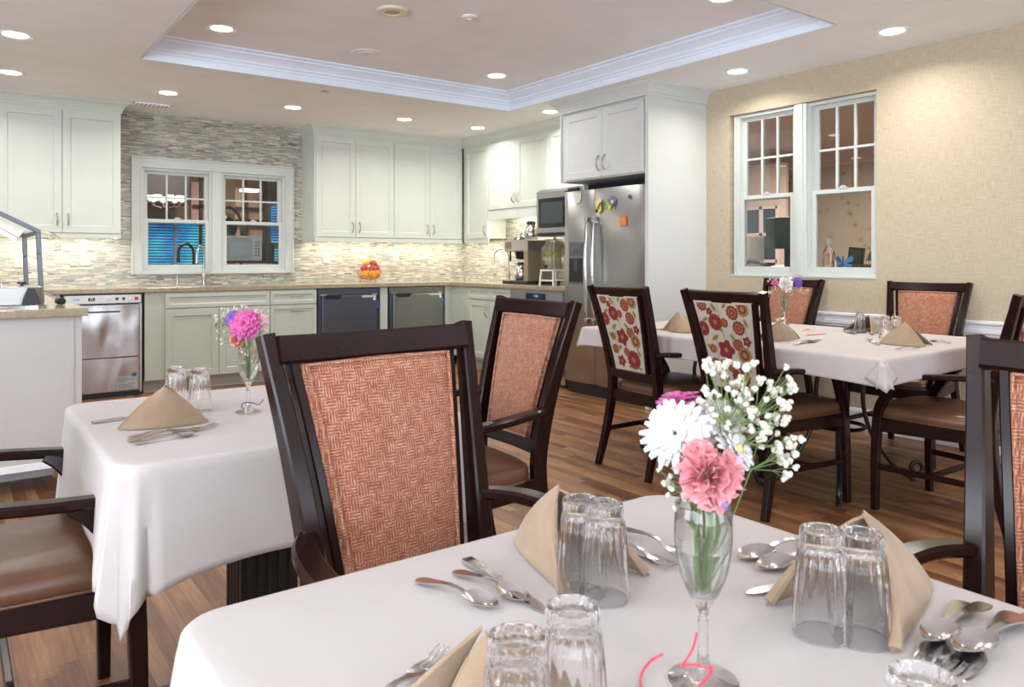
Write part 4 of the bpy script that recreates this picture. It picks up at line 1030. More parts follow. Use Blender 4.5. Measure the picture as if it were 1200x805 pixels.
# rear left-of-centre setting
lay(fk, (738, 628), (812, 661), label='fork lying uppermost behind the tumblers, left of the bouquet', lift=.006)
lay(fk, (728, 640), (795, 666), label='second fork under the first one, left of the bouquet')
lay(kn, (700, 636), (775, 655), label='knife beneath the two forks left of the bouquet')
# rear right-of-centre setting
lay(sp, (960, 628), (866, 656), label='spoon right of the bouquet, bowl pointing left')
lay(sp, (985, 640), (888, 668), label='spoon partly tucked under the right napkin')
lay(kn, (1010, 672), (874, 694), label='knife whose tip shows just left of the right napkin')
# right setting
s2 = mk_spoon('spoon with its bowl near the right napkin, at the right edge setting'); lay(s2, (1157, 716), (1085, 762), lift=.008)
lay(s2, (1218, 730), (1120, 774), label='spoon cut off by the right edge of the view', lift=.008)
lay(fk, (1140, 690), (1078, 793), label='fork beneath the spoons, tines beside the right napkin tail')
lay(fk, (1200, 708), (1113, 800), label='fork beneath the rightmost spoon, tines pointing to the bottom')
# left table setting
lay(sp, (150, 513), (222, 504), label='spoon in front of the napkin on the left table, nearer the napkin')
lay(sp, (157, 520), (230, 508), label='spoon in front of the napkin on the left table, nearer the table edge')
lay(fk, (150, 517), (254, 499), label='fork between the spoons on the left table')
lay(kn, (131, 492), (190, 484), label='knife whose handle shows left of the napkin on the left table')
# far table
for kind, a, b_, l in ((sp, (925, 404), (955, 400), 'spoon on the far table in front of the vase'), (fk, (927, 403), (962, 398.5), 'fork on the far table in front of the vase'), (sp, (981, 385), (1001, 391), 'spoon at the open napkin on the far table'),
                       (kn, (1018, 398), (1030, 404), 'knife left of the peaked napkin on the far table'), (fk, (1058, 409), (1078, 408), 'fork in front of the peaked napkin on the far table'), (kn, (764, 387), (795, 383), 'knife beside the napkin seen between the floral chairs'),
                       (fk, (802, 388), (822, 392), 'fork beside the napkin seen between the floral chairs'), (sp, (1112, 402), (1090, 399), 'spoon at the right of the peaked napkin on the far table')):
    lay(kind, a, b_, label=l)

# ---------------------------------------------------------------- napkins: cloth triangles stood up as half cones
def napkin(label, apex, tails, base, bow=.5, seed=0, flat=False, samples=26, back=None):
    """apex, two tail points and the bottom of the spine, all in world space; sheet ruled from apex to the base curve"""
    A = Vector(apex); T0, T1 = Vector(tails[0]), Vector(tails[1]); B = Vector(base); rr = random.Random(seed)
    n = samples; m = 12; b = MB(); grid = []
    C = B*2-(T0+T1)/2        # quadratic Bezier through B
    for i in range(n+1):
        u = i/n; q = T0*(1-u)**2+C*2*u*(1-u)+T1*u*u
        q = q.lerp(T0.lerp(T1, u), (1-bow)*.25)
        col = []
        ctr = (T0+T1+A*0)/2
        for j in range(m+1):
            v = j/m; p = A.lerp(q, v)
            out = Vector((q.x-ctr.x, q.y-ctr.y, 0)); 
            if out.length > 1e-4: out.normalize()
            p += out*((.004 if flat else .010)*math.sin(PI*v)+(.0006 if flat else .0022)*math.sin(u*17+seed)*math.sin(PI*v))
            # rounded, folded apex
            if v < .12: p.z -= (.12-v)*.05*abs(u-.5)*2
            col.append(p)
        grid.append(col)
    V = [[b.bm.verts.new(p) for p in col] for col in grid]
    for i in range(n):
        for j in range(m): b._f((V[i][j], V[i+1][j], V[i+1][j+1], V[i][j+1]))
    o = b.build('folded_sheet', M['napkin'], None, 'all')
    addmod(o, 'SOLIDIFY', thickness=.0035, offset=0); addmod(o, 'BEVEL', width=.0012, segments=2, limit_method='ANGLE')
    o.name = 'napkin'; tag(o, label, 'napkin', 'khaki napkins')
    # inner folded layer and rolled tail edges
    b = MB()
    for (i0, i1, ins) in (((0, 9, .006), (n, n-9, .006)) if not flat else ((0, 6, .004), (n, n-6, .004))):
        cols = []
        rng = range(i0, i1+1) if i1 > i0 else range(i0, i1-1, -1)
        for i in rng:
            col = []
            for j in range(2, m+1):
                p = grid[i][j].copy(); dirv = (Vector((B.x, B.y, p.z))-p); dirv = ((T0+T1)/2-B); dirv.z = 0; dirv.normalize()
                p += dirv*ins*min(1, j/6); p.z = max(p.z, TZ+.0025); col.append(p)
            cols.append(col)
        VV = [[b.bm.verts.new(p) for p in c] for c in cols]
        for a_, c_ in zip(VV, VV[1:]):
            for j in range(len(a_)-1): b._f((a_[j], c_[j], c_[j+1], a_[j+1]))
    i_ = b.build('inner_fold', M['napkin'], o, 'all'); addmod(i_, 'SOLIDIFY', thickness=.003, offset=0)
    for i in (0, n):
        b = MB()
        pts = [grid[i][j]+Vector((0, 0, .001)) for j in range(3, m+1)]
        b.tube(pts, (lambda u: .0025+.001*u) if flat else (lambda u: .0035+.0045*u), 8, sx=1, sy=.8); b.build('rolled_edge', M['napkin'], o, True)
    if back:
        b = MB(); q0, q1 = Vector(back[0]), Vector(back[1]); A2 = A+Vector((0, 0, .001))+(q0-B).normalized()*.004; V = []
        for i in range(9):
            e = q0.lerp(q1, i/8); V.append([b.bm.verts.new(A2.lerp(e, j/8)+FD*(.006*math.sin(PI*j/8))) for j in range(9)])
        for a_, c_ in zip(V, V[1:]):
            for j in range(8): b._f((a_[j], c_[j], c_[j+1], a_[j+1]))
        k_ = b.build('back_flap', M['napkin'], o, 'all'); addmod(k_, 'SOLIDIFY', thickness=.004, offset=0)
    return o
def nz(px, py, dz=.003): return WZ(px, py, TZ+dz)
napkin('khaki napkin stood open around the tumblers left of the bouquet', W(655, 568, 1.02), (nz(664, 697), nz(757, 672)), nz(609, 628), 1, 1)
napkin('khaki napkin stood open around the tumblers right of the bouquet', W(1012, 599, .925), (nz(1048, 762), nz(902, 706)), nz(1078, 672), 1, 2)
napkin('peaked khaki napkin at the bottom edge, left of a tumbler', W(566, 737, .655), (nz(680, 850), nz(560, 905)), nz(500, 790), 1, 5) if False else None
napkin('peaked khaki napkin at the bottom edge, in front of two tumblers', W(569, 738, .632), (nz(718, 838), nz(512, 862)), nz(608, 900), 1, 5, True, back=(nz(512, 840), nz(440, 846)))
napkin('peaked khaki napkin on the left table', W(193, 451, 1.85), (nz(243, 494), nz(138, 503)), nz(191, 501), 1, 3, True, back=(nz(236, 488), nz(150, 498)))
napkin('peaked khaki napkin at the near end of the far table', W(1061, 377, 3.68), (nz(1084, 406), nz(1030, 402)), nz(1057, 405), 1, 4, True, back=(nz(1062, 398), nz(1093, 404)))
napkin('khaki napkin standing open behind a tumbler on the far table', W(1018, 369, 4.3), (nz(1022, 392), nz(989, 386)), nz(1030, 385), 1, 6)
napkin('khaki napkin in front of the small bouquet on the far table', W(914, 376, 3.8), (nz(936, 396), nz(893, 398)), nz(915, 400), 1, 7, back=(nz(905, 396), nz(887, 395)))
napkin('khaki napkin seen between the two floral chair backs', W(795, 365, 4.4), (nz(818, 389), nz(784, 388)), nz(800, 390), 1, 8, back=(nz(790, 387), nz(775, 387)))

# ---------------------------------------------------------------- flowers
def petalmat(name, c1, c2, rough=.6):
    t = NT(name); n = t.noise(t.obj(), 160, 2); t.set(color=t.ramp(n, [(.3, c1), (.7, c2)]), rough=rough, sss=.0); t.bsdf.inputs['Sheen Weight'].default_value = .1; return t.mat
FM = dict(white=petalmat('white_petal', (.58, .56, .56), (.66, .64, .64)), pink=petalmat('pink_petal', (.66, .22, .26), (.78, .38, .40)), magenta=petalmat('magenta_petal', (.42, .025, .19), (.62, .13, .36)),
          purple=petalmat('purple_petal', (.12, .05, .38), (.22, .10, .55)), peach=petalmat('peach_petal', (.66, .28, .20), (.78, .40, .30)), green=petalmat('stem_green', (.10, .17, .05), (.17, .26, .08)),
          breath=petalmat('babys_breath_white', (.52, .50, .42), (.64, .62, .54)), yellow=petalmat('flower_eye', (.55, .50, .15), (.70, .66, .25)), lilac=petalmat('lilac_petal', (.35, .22, .60), (.48, .32, .72)))
def frame(d):
    d = Vector(d).normalized(); x = d.cross(Vector((0, 0, 1)))
    if x.length < .05: x = d.cross(Vector((0, 1, 0)))
    x.normalize(); return Matrix((x, d.cross(x), d)).transposed()
def stem_pts(a, b, sag=.01, n=6):
    a, b = Vector(a), Vector(b); return [a.lerp(b, i/n)+Vector((sag*math.sin(PI*i/n), sag*.5*math.sin(PI*i/n), 0)) for i in range(n+1)]
def daisy(name, label, cat, c, d, r, mat, base, layers=3, npet=19, seed=1, wid=.13, eye=True, group=None, stem=True):
    rr = random.Random(seed); F_ = frame(d); c = Vector(c)
    o_ = thing(name, label, cat, c, group=group)
    b = MB()
    for L in range(layers):
        for k in range(npet):
            a = 2*PI*(k+L*.5)/npet+rr.uniform(-.08, .08); ln = r*(1-.15*L)*rr.uniform(.88, 1.06); el = (.10+.32*L)+rr.uniform(-.12, .16); w = r*wid*rr.uniform(.85, 1.15)
            rows = []
            for i in range(6):
                u = i/5; rad = ln*(.12+.88*u); z = rad*math.sin(el)*(1-.35*u)-.12*r*u*u*(1 if L == 0 else .2); ww = w*(math.sin(PI*(.12+.80*u))**.6)
                x = rad*math.cos(el*.8)
                rows.append([F_ @ Vector((x*math.cos(a)-y*math.sin(a), x*math.sin(a)+y*math.cos(a), z+abs(y)*.25)) for y in (-ww, 0, ww)])
            V = [[b.bm.verts.new(p) for p in q] for q in rows]
            for p, q in zip(V, V[1:]):
                for j in range(2): b._f((p[j], p[j+1], q[j+1], q[j]))
    pt = b.build('petals', mat, o_, 'all'); addmod(pt, 'SOLIDIFY', thickness=r*.02)
    if eye:
        b = MB(); b.sphere((0, 0, 0), r*.19, 12, 8, (1, 1, 1)); bmesh.ops.transform(b.bm, matrix=Matrix.Translation(F_ @ Vector((0, 0, r*.10))), verts=b.bm.verts); b.build('flower_eye', FM['yellow'], o_, True)
    if stem:
        b = MB(); b.tube(stem_pts(Vector((0, 0, 0)), Vector(base)-c), .0016, 6); b.build('stem', FM['green'], o_, True)
    return o_
def carnation(label, c, d, r, mat, base, seed=1, group=None, stem=True, name='carnation'):
    rr = random.Random(seed); F_ = frame(d); c = Vector(c); o_ = thing(name, label, 'flower', c, group=group)
    b = MB(); N = 34
    for k in range(N):
        u = (k+.5)/N; ph = k*2.39996; th = u**.75*1.85
        dirv = (Vector((math.sin(th)*math.cos(ph), math.sin(th)*math.sin(ph), math.cos(th)))+Vector([rr.uniform(-.3, .3) for _ in range(3)])).normalized()
        G = frame(dirv); size = r*(.75+.35*u)*rr.uniform(.8, 1.2); tw = rr.uniform(0, 6.28); f1, f2 = rr.uniform(0, 6), rr.uniform(0, 6)
        rows = []; m = 6; q = 13
        for i in range(m+1):
            v = i/m; row = []
            for j in range(q+1):
                s_ = -1+2*j/q; w = size*(.12+.62*v)
                ruf = .22*size*v*math.sin(s_*6+f1)+.10*size*v*v*math.sin(s_*14+f2)
                edge = r*(.25+.75*v)*(.86+.14*math.sin(f1*3))*(1+.07*v*math.sin(s_*19+f2))
                p = Vector((s_*w*math.cos(tw)-ruf*math.sin(tw), s_*w*math.sin(tw)+ruf*math.cos(tw), edge-.12*r*s_*s_*v))
                row.append(F_ @ (G @ p)*.9)
            rows.append(row)
        V = [[b.bm.verts.new(p) for p in row] for row in rows]
        for p, z in zip(V, V[1:]):
            for j in range(q): b._f((p[j], p[j+1], z[j+1], z[j]))
    b.build('petals', mat, o_, 'all')
    b = MB(); D = F_ @ Vector((0, 0, -1)); e = D*r*.85; b.tube([D*r*.1, D*r*.5, e], lambda u: .006*(1-.5*u), 8)
    if stem: b.tube(stem_pts(e, Vector(base)-c), .0017, 6)
    b.build('stem', FM['green'], o_, True)
    return o_
def breath(label, root, tips, r, seed, base, group='baby\'s breath sprigs'):
    rr = random.Random(seed); root = Vector(root); o_ = thing('babys_breath_sprig', label, 'flower', root, group=group)
    s = MB(); f = MB(); s.tube(stem_pts(Vector(base)-root, (0, 0, 0), .004), .0007, 5)
    for tp in tips:
        p = Vector(tp)-root; mid = p*.55+Vector([rr.uniform(-.006, .006) for _ in range(3)]); s.tube([(0, 0, 0), mid*.5, mid, p], .00038, 4)
        for k in range(rr.choice((1, 2, 3))):
            q = p+Vector([rr.uniform(-1, 1)*r*1.7*(k > 0) for _ in range(3)]); s.tube([mid, q], .0003, 4); rad = r*rr.uniform(.65, 1.1)
            for m in range(7):
                a = Vector([rr.gauss(0, 1) for _ in range(3)]).normalized(); f.sphere(q+a*rad*.5, rad*.52, 6, 4)
    s.build('stems', FM['green'], o_, True); f.build('blossoms', FM['breath'], o_, True)
    return o_
BF = .745
PB = P1+Vector((0, 0, .088)); neck = P1+Vector((0, 0, .165))
toC = -FD*.9+Vector((0, 0, .35))
G1 = 'flowers in the nearest bouquet'
carnation('large pink carnation at the front of the nearest bouquet', W(829, 556, BF-.03), -FD+Vector((0, 0, .25)), .035, FM['pink'], PB, 3, G1)
daisy('daisy', 'white daisy at the left of the nearest bouquet', 'flower', W(792, 508, BF), -FD*.8-RD*.45+Vector((0, 0, .35)), .037, FM['white'], PB, 4, 22, 2, .12, False, G1)
daisy('daisy', 'white daisy in the middle of the nearest bouquet, above the carnation', 'flower', W(842, 494, BF+.02), -FD*.7+RD*.2+Vector((0, 0, .8)), .031, FM['white'], PB, 3, 19, 4, .15, True, G1)
daisy('daisy', 'small white daisy behind the right side of the pink carnation', 'flower', W(862, 527, BF+.0), -FD*.6+RD*.7+Vector((0, 0, .5)), .026, FM['white'], PB, 3, 17, 5, .15, True, G1)
daisy('daisy', 'magenta flower peeking from behind the top left of the nearest bouquet', 'flower', W(797, 470, BF+.045), RD*-.1+Vector((0, 0, 1)), .026, FM['magenta'], PB, 3, 19, 6, .15, False, G1)
daisy('daisy', 'tiny violet blossom just under the pink carnation', 'flower', W(845, 593, BF-.012), -FD+Vector((0, 0, -.2)), .008, FM['lilac'], PB, 2, 9, 8, .2, False, G1)
rr = random.Random(21)
def blobs(cx, cy, rx, ry, n, F0, dF): return [W(cx+rx*rr.uniform(-1, 1), cy+ry*rr.uniform(-1, 1), F0+rr.uniform(-dF, dF)) for _ in range(n)]
breath('sprig of baby\'s breath rising at the top of the nearest bouquet', W(852, 500, BF), blobs(845, 448, 30, 26, 15, BF+.01, .02), .0043, 1, PB)
breath('sprig of baby\'s breath spreading to the upper right of the nearest bouquet', W(868, 500, BF), blobs(895, 452, 34, 32, 19, BF+.005, .025), .0043, 2, PB)
breath('sprig of baby\'s breath leaning far right of the nearest bouquet', W(872, 520, BF), blobs(905, 500, 26, 26, 13, BF, .02), .0043, 3, PB)
breath('lowest right sprig of baby\'s breath, reaching over the brown seat', W(880, 550, BF), [W(908, 527, BF), W(915, 540, BF), W(925, 541, BF), W(918, 537, BF+.01), W(923, 555, BF), W(912, 520, BF), W(900, 505, BF)], .005, 4, PB)
breath('sprig of baby\'s breath in the heart of the nearest bouquet', W(845, 520, BF+.01), blobs(865, 480, 34, 26, 18, BF-.008, .015), .0042, 5, PB)
breath('low sprig of baby\'s breath at the left below the white daisy', W(805, 570, BF), blobs(790, 572, 22, 26, 12, BF+.01, .015), .0034, 6, PB)
def greens(label, base, top, n, seed, spread=.014):
    rr = random.Random(seed); b = MB(); o_ = thing('stem_bunch', label, 'flower stems', base)
    for k in range(n):
        a = Vector((rr.uniform(-1, 1)*spread*.6, rr.uniform(-1, 1)*spread*.6, 0)); c = Vector(top)-Vector(base)+Vector((rr.uniform(-1, 1)*spread, rr.uniform(-1, 1)*spread, rr.uniform(-.02, .01)))
        b.tube([a*.5, a.lerp(c, .5)+a*.4, c], rr.uniform(.0008, .0014), 6)
    b.build('stems', FM['green'], o_, True)
    b = MB()
    for k in range(n//2):
        p = Vector((0, 0, 0)).lerp(Vector(top)-Vector(base), rr.uniform(.25, .8)); a = rr.uniform(0, 6.28); q = p+Vector((math.cos(a)*.018, math.sin(a)*.018, .014)); m = (p+q)/2+Vector((0, 0, .003)); sd = Vector((-math.sin(a), math.cos(a), 0))*.0035
        b.poly([p, m+sd, q, m-sd])
    l_ = b.build('leaves', FM['green'], o_); addmod(l_, 'SOLIDIFY', thickness=.0004); return o_
greens('green stems and leaves inside the flute vase on the nearest table', P1+Vector((0, 0, .09)), P1+Vector((0, 0, .185)), 7, 3)
# red ribbon curls at the foot of the nearest vase
rib = simple('red_curling_ribbon', (.62, .05, .09), .35)
def ribbon(label, pts, w=.0026, mat=rib):
    P = [Vector(p) for p in pts]; P = [P[0]*2-P[1]]+P+[P[-1]*2-P[-2]]; out = []
    for i in range(1, len(P)-2):
        for k in range(6):
            u = k/6; a, b_, c, d = P[i-1:i+3]; out.append(.5*((2*b_)+(-a+c)*u+(2*a-5*b_+4*c-d)*u*u+(-a+3*b_-3*c+d)*u**3))
    out.append(P[-2]); b = MB(); b.bar(out, w, .0006, up=(FD.x*-1, FD.y*-1, .8), bev=.1)
    return tag(b.build('ribbon', mat), label, 'ribbon')
ribbon('curled red ribbon end lying left of the nearest vase', [WZ(777, 766, TZ+.012), WZ(762, 775, TZ+.008), WZ(752, 790, TZ+.004), WZ(752, 806, TZ+.003), WZ(762, 824, TZ+.003)])
ribbon('red ribbon tied round the stem of the nearest vase', [W(817, 741, .755), W(811, 762, .752), W(800, 779, .748), W(799, 780, .747), W(815, 779, .737), W(830, 783, .735), W(834, 782, .737), W(831, 792, .73), W(820, 804, .72), WZ(812, 822, TZ+.003)])
# left table bouquet
N2_ = P2+Vector((0, 0, .088)); F2 = (P2.xy.dot(FD.xy))
G2 = 'flowers in the left table bouquet'
daisy('daisy', 'large magenta flower in the left table bouquet', 'flower', W(287, 380, F2-.01), -FD+Vector((0, 0, .35)), .045, FM['magenta'], N2_, 4, 20, 11, .16, False, G2)
daisy('daisy', 'pale pink flower right of the magenta one on the left table', 'flower', W(305, 376, F2+.01), -FD+RD*.6+Vector((0, 0, .4)), .026, petalmat('pale_pink_petal', (.75, .35, .48), (.85, .52, .60)), N2_, 3, 17, 12, .16, False, G2)
daisy('daisy', 'purple flower at the upper left of the left table bouquet', 'flower', W(272, 373, F2+.01), -FD-RD*.6+Vector((0, 0, .5)), .026, FM['purple'], N2_, 3, 17, 13, .14, False, G2)
carnation('peach carnation low in the left table bouquet', W(278, 399, F2+.0), -FD-RD*.4+Vector((0, 0, .1)), .022, FM['peach'], N2_, 14, G2)
breath('cloud of baby\'s breath left of the left table bouquet', W(285, 395, F2), blobs(268, 383, 15, 22, 26, F2+.02, .03), .0034, 31, N2_)
breath('cloud of baby\'s breath right of the left table bouquet', W(290, 395, F2), blobs(305, 385, 13, 24, 28, F2+.02, .03), .0034, 32, N2_)
breath('spray of baby\'s breath on top of the left table bouquet', W(288, 380, F2), blobs(288, 364, 22, 6, 14, F2+.02, .03), .0032, 33, N2_)
greens('green stems inside the flute vase on the left table', P2+Vector((0, 0, .09)), P2+Vector((0, 0, .19)), 8, 5)
dkr = simple('dark_violet_ribbon', (.05, .02, .12), .4)
ribbon('dark violet ribbon at the foot of the left table vase', [W(309, 468, F2-.02), W(303, 474, F2-.02), W(296, 472, F2-.035), W(286, 472, F2-.04), W(283, 476, F2-.05), W(285, 479, F2-.06)], .003, dkr)
# far table bouquet
N3_ = P3+Vector((0, 0, .088)); F3 = (P3.xy.dot(FD.xy)); G3 = 'flowers in the far table bouquet'
carnation('round white bloom in the far table bouquet', W(921, 333, F3), -FD+Vector((0, 0, .9)), .052, petalmat('bright_white_petal', (.84, .82, .80), (.92, .90, .88)), N3_, 41, G3)
daisy('daisy', 'purple flower in the far table bouquet', 'flower', W(935, 331, F3-.01), -FD+RD*.5+Vector((0, 0, .2)), .040, FM['purple'], N3_, 4, 15, 42, .15, False, G3)
daisy('daisy', 'small magenta flower at the left of the far table bouquet', 'flower', W(908, 331, F3), -FD-RD*.5+Vector((0, 0, .2)), .024, FM['magenta'], N3_, 3, 14, 43, .16, False, G3)
breath('baby\'s breath around the left of the far table bouquet', W(918, 345, F3), blobs(907, 334, 8, 12, 12, F3+.02, .02), .006, 44, N3_)
breath('baby\'s breath under and right of the far table bouquet', W(922, 345, F3), blobs(935, 342, 11, 7, 14, F3, .02), .006, 45, N3_)
greens('green stems inside the vase on the far table', P3+Vector((0, 0, .09)), P3+Vector((0, 0, .19)), 8, 6)
t = thing('crystal_holder', 'small cut glass holder behind the napkin on the far table', 'candle holder', W(915, 379, F3-.16)); t.location.z = TZ+.001
b = MB(); b.lathe([(.0002, 0), (.028, 0), (.03, .01), (.026, .03), (.03, .045), (.034, .052), (.030, .053), (.022, .045), (.0002, .03)], 24, mod=lambda k, a: 1-.08*abs(math.sin(a*6))); b.build('glass_body', M['glass'], t)
for k, (a_, b2, c_) in enumerate((((940, 388), (947, 386), (954, 388)), ((945, 393), (956, 392), (968, 391)))):
    ribbon(('red ribbon scrap on the far table cloth', 'second thin red ribbon scrap on the far table cloth, nearer the edge')[k], [WZ(*a_, TZ+.004), WZ(*b2, TZ+.006), WZ(*c_, TZ+.004)], .006)

# ---------------------------------------------------------------- things on the kitchen worktop
def on(px, py, z): return WZ(px, py, z)
CT = .9145
t = thing('fruit_bowl', 'footed copper wire bowl of fruit on the worktop above the undercounter fridge', 'bowl', (XatY(432.5, 7.42), 7.42, CT)); fb = t.location.copy(); t.scale = (1.2, 1.2, 1.2)
cop = simple('copper_wire', (.45, .16, .10), .3, metal=.8)
b = MB(); n = 18
for k in range(n):
    a = 2*PI*k/n; b.tube([(r_*math.cos(a), r_*math.sin(a), z_) for r_, z_ in ((.04, .03), (.075, .04), (.10, .075), (.108, .11))], .0018, 5)
for r_, z_ in ((.04, .03), (.088, .055), (.108, .11)): b.tube([(r_*math.cos(2*PI*k/28), r_*math.sin(2*PI*k/28), z_) for k in range(28)], .0026, 6, closed=True)
b.build('wire_basket', cop, t, True)
for k in range(3):
    a = 2*PI*k/3+.9; b = MB(); b.tube([(.07*math.cos(a), .07*math.sin(a), .04), (.078*math.cos(a), .078*math.sin(a), .02), (.085*math.cos(a), .085*math.sin(a), .003)], .004, 6); b.build('foot', cop, t, True)
org = mk_paint('orange_peel', (.82, .33, .03), .45, .1, 60); app = mk_paint('red_apple_skin', (.50, .07, .05), .3, .5, 25); yap = mk_paint('yellow_fruit_skin', (.85, .52, .10), .4, .12, 40)
def fruit(name, label, x, y, z, r, mat, calyx):
    x, y, z, r = x*1.2, y*1.2, z*1.2, r*1.2
    o_ = thing(name, label, 'fruit', (fb.x+x, fb.y+y, fb.z+z), group='fruit in the wire bowl')
    b = MB(); n = 14; b.lathe([(max(.0003, r*math.sin(PI*k/n)*(1 if mat is org else 1+.06*math.cos(PI*k/n))), -r*math.cos(PI*k/n)*.95-(0 if mat is org else -.12*r*math.exp(-((k-n)/1.6)**2)*-1)) for k in range(n+1)], 20); b.build('skin', mat, o_, True)
    b = MB(); b.cyl((0, 0, r*.80), (.002, 0, r*(1.02 if calyx else .97)), .0022 if calyx else .004, 6); b.build('stalk', FM['green'], o_, True)
for q in (('orange', 'orange low at the left of the fruit bowl', -.055, -.045, .075, .037, org, 0), ('orange', 'orange low at the front middle of the fruit bowl', .005, -.065, .072, .036, org, 0), ('orange', 'orange low at the right of the fruit bowl', .062, -.03, .077, .036, org, 0), ('orange', 'orange at the back of the fruit bowl', 0, .055, .08, .038, org, 0),
          ('apple', 'red apple at the left in the middle layer of the fruit bowl', -.055, -.02, .128, .036, app, 1), ('apple', 'dark red apple in the middle layer, centre of the fruit bowl', .012, -.045, .125, .035, app, 1), ('apple', 'red apple at the right in the middle layer of the fruit bowl', .07, .0, .132, .034, app, 1),
          ('orange', 'yellow-orange fruit on top left of the pile in the bowl', -.025, .01, .178, .034, yap, 0), ('orange', 'yellow-orange fruit at the very top of the pile in the bowl', .01, .03, .19, .030, yap, 0), ('apple', 'pink-streaked apple on top right of the pile in the bowl', .042, .0, .172, .033, app, 1)): fruit(*q)
# outlets
for k, (px, py, w_, l) in enumerate(((100, 303.5, .07, 'ivory wall outlet between the warmer frame and the sink windows'), (23, 305, .07, 'ivory wall outlet behind the metal warmer frame'), (383, 302, .07, 'ivory wall outlet left of the fruit bowl'), (464, 300, .07, 'ivory wall switch plate above the second undercounter fridge'))):
    X = XatY(px, YB); F = Vector((X, YB, 0)).dot(FD); t = thing('wall_outlet', l, 'outlet', (X, YB, HC-(py-304)/FPX*F), group='wall outlets on the mosaic')
    b = MB(); b.box(-.037, .037, -.006, 0, -.06, .06, .002); b.build('plate', M['ivory'], t)
    b = MB(); b.box(-.018, .018, -.008, -.006, -.036, -.006, .002); b.box(-.018, .018, -.008, -.006, .006, .036, .002); s_ = b.build('socket', M['ivory'], t)
    b = MB()
    for z_ in (-.021, .021): b.box(-.009, -.006, -.0086, -.008, z_-.006, z_+.006); b.box(.006, .009, -.0086, -.008, z_-.006, z_+.006)
    b.build('socket_slots', M['black'], s_)
Yo = YatX(588, XW); F = Vector((XW, Yo, 0)).dot(FD)
t = thing('wall_outlet', 'ivory wall outlet on the side wall behind the bar faucet', 'outlet', (XW, Yo, HC-(303-304)/FPX*F), H_, group='wall outlets on the mosaic')
b = MB(); b.box(-.037, .037, -.006, 0, -.06, .06, .002); b.build('plate', M['ivory'], t); b = MB(); b.box(-.018, .018, -.008, -.006, -.036, .036, .002); b.build('socket', M['ivory'], t)
# coffee brewer (local front = -Y, turned to face -X)
yc_ = YatX(621, 4.72)
t = thing('coffee_brewer', 'stainless commercial coffee brewer on the side worktop', 'coffee maker', (4.52, yc_+.20, CT), H_)
w = .40
b = MB(); b.box(0, w+.02, 0, .42, .0, .035, .008); b.build('drip_base', M['black'], t)
b = MB(); b.box(.0, w, .02, .40, .325, .44, .008); b.build('brew_head', M['steel'], t)
b = MB(); b.box(.24, w, .20, .40, .03, .335, .008); b.build('rear_column', M['steel'], t)
b = MB(); b.box(.33, w, .02, .20, .03, .335, .005); b.build('side_panel', simple('brewer_tan_panel', (.42, .36, .26), .3, metal=.8), t)
b = MB(); b.lathe([(.001, .245), (.045, .245), (.06, .26), (.072, .325), (.001, .325)], 24, c=(.14, .14, 0)); fbk = b.build('filter_basket', M['black'], t, True)
b = MB(); b.box(.04, .055, .06, .075, .23, .325, .003); b.build('basket_rail', M['black'], fbk)
b = MB(); b.box(.03, .13, .015, .022, .35, .42, .002); b.build('switch_plate', simple('switch_plate', (.28, .22, .14), .3, metal=.6), t)
def carafe(label, loc, rz):
    t = thing('coffee_carafe', label, 'carafe', loc, rz, 'steel coffee carafes')
    b = MB(); b.lathe([(.001, 0), (.062, 0), (.066, .005), (.072, .05), (.070, .085), (.055, .115), (.042, .13), (.042, .15), (.046, .158), (.001, .158)], 28); b.build('body', M['chrome'], t, 50)
    b = MB(); b.lathe([(.001, .156), (.046, .156), (.048, .166), (.042, .182), (.001, .185)], 24); b.box(-.012, .012, -.06, -.03, .158, .172, .003); b.build('lid', M['black'], t, True)
    b = MB(); b.bar([(0, .04, .165), (0, .08, .168), (0, .10, .13), (0, .095, .075), (0, .068, .04)], .022, .012, up=(1, 0, 0)); b.build('handle', M['black'], t, True)
    return t
def loc_of(t, x, y, z): return Vector(t.location)+Matrix.Rotation(t.rotation_euler.z, 3, 'Z') @ Vector((x, y, z))
carafe('steel carafe with black lid under the brewer', loc_of(t, .14, .14, .0355), R(-150)); carafe('steel carafe with black lid on top of the brewer', loc_of(t, .27, .16, .4405), R(160))
o_ = thing('cloche', 'dark domed lid lying on top of the brewer beside the carafe', 'lid', loc_of(t, .12, .15, .4405)); b = MB(); b.lathe([(.001, .05), (.03, .046), (.065, .025), (.085, .002), (.08, .0), (.001, .001)], 28); b.build('dome', simple('dark_steel_lid', (.18, .13, .12), .2, metal=.8), o_, True)
b = MB(); b.sphere((0, 0, .056), .010, 10, 8); b.build('knob', M['black'], o_, True)
# drink dispenser
yd = YatX(650, 4.62)
st = thing('dispenser_stand', 'pale open stand under the glass drink dispenser', 'stand', (4.62, yd, CT), H_)
b = MB(); b.box(-.10, .10, -.10, .10, .135, .15, .003); b.build('stand_top', M['whitep'], st)
for x in (-.09, .09):
    for y in (-.09, .09):
        b = MB(); b.bar([(x*1.12, y*1.12, 0), (x, y, .135)], .016, .016, up=(0, 1, 0)); b.build('leg', M['whitep'], st)
b = MB(); b.box(-.09, .09, -.092, -.084, .04, .055); b.box(-.09, .09, .084, .092, .04, .055); b.build('stretcher', M['whitep'], st)
t = thing('drink_dispenser', 'clear square drink dispenser of lemon water beside the fridge', 'dispenser', (4.62, yd, CT+.1508), H_)
b = MB()
def sq(h_, z, r=.02): return [(p[0], p[1], z) for p in rrect(-h_, h_, -h_, h_, r, 4)]
b.loft([sq(.085, 0), sq(.095, .02), sq(.095, .20), sq(.075, .235), sq(.065, .25), sq(.065, .27)], True, True); b.build('glass_body', M['thin'], t, 40)
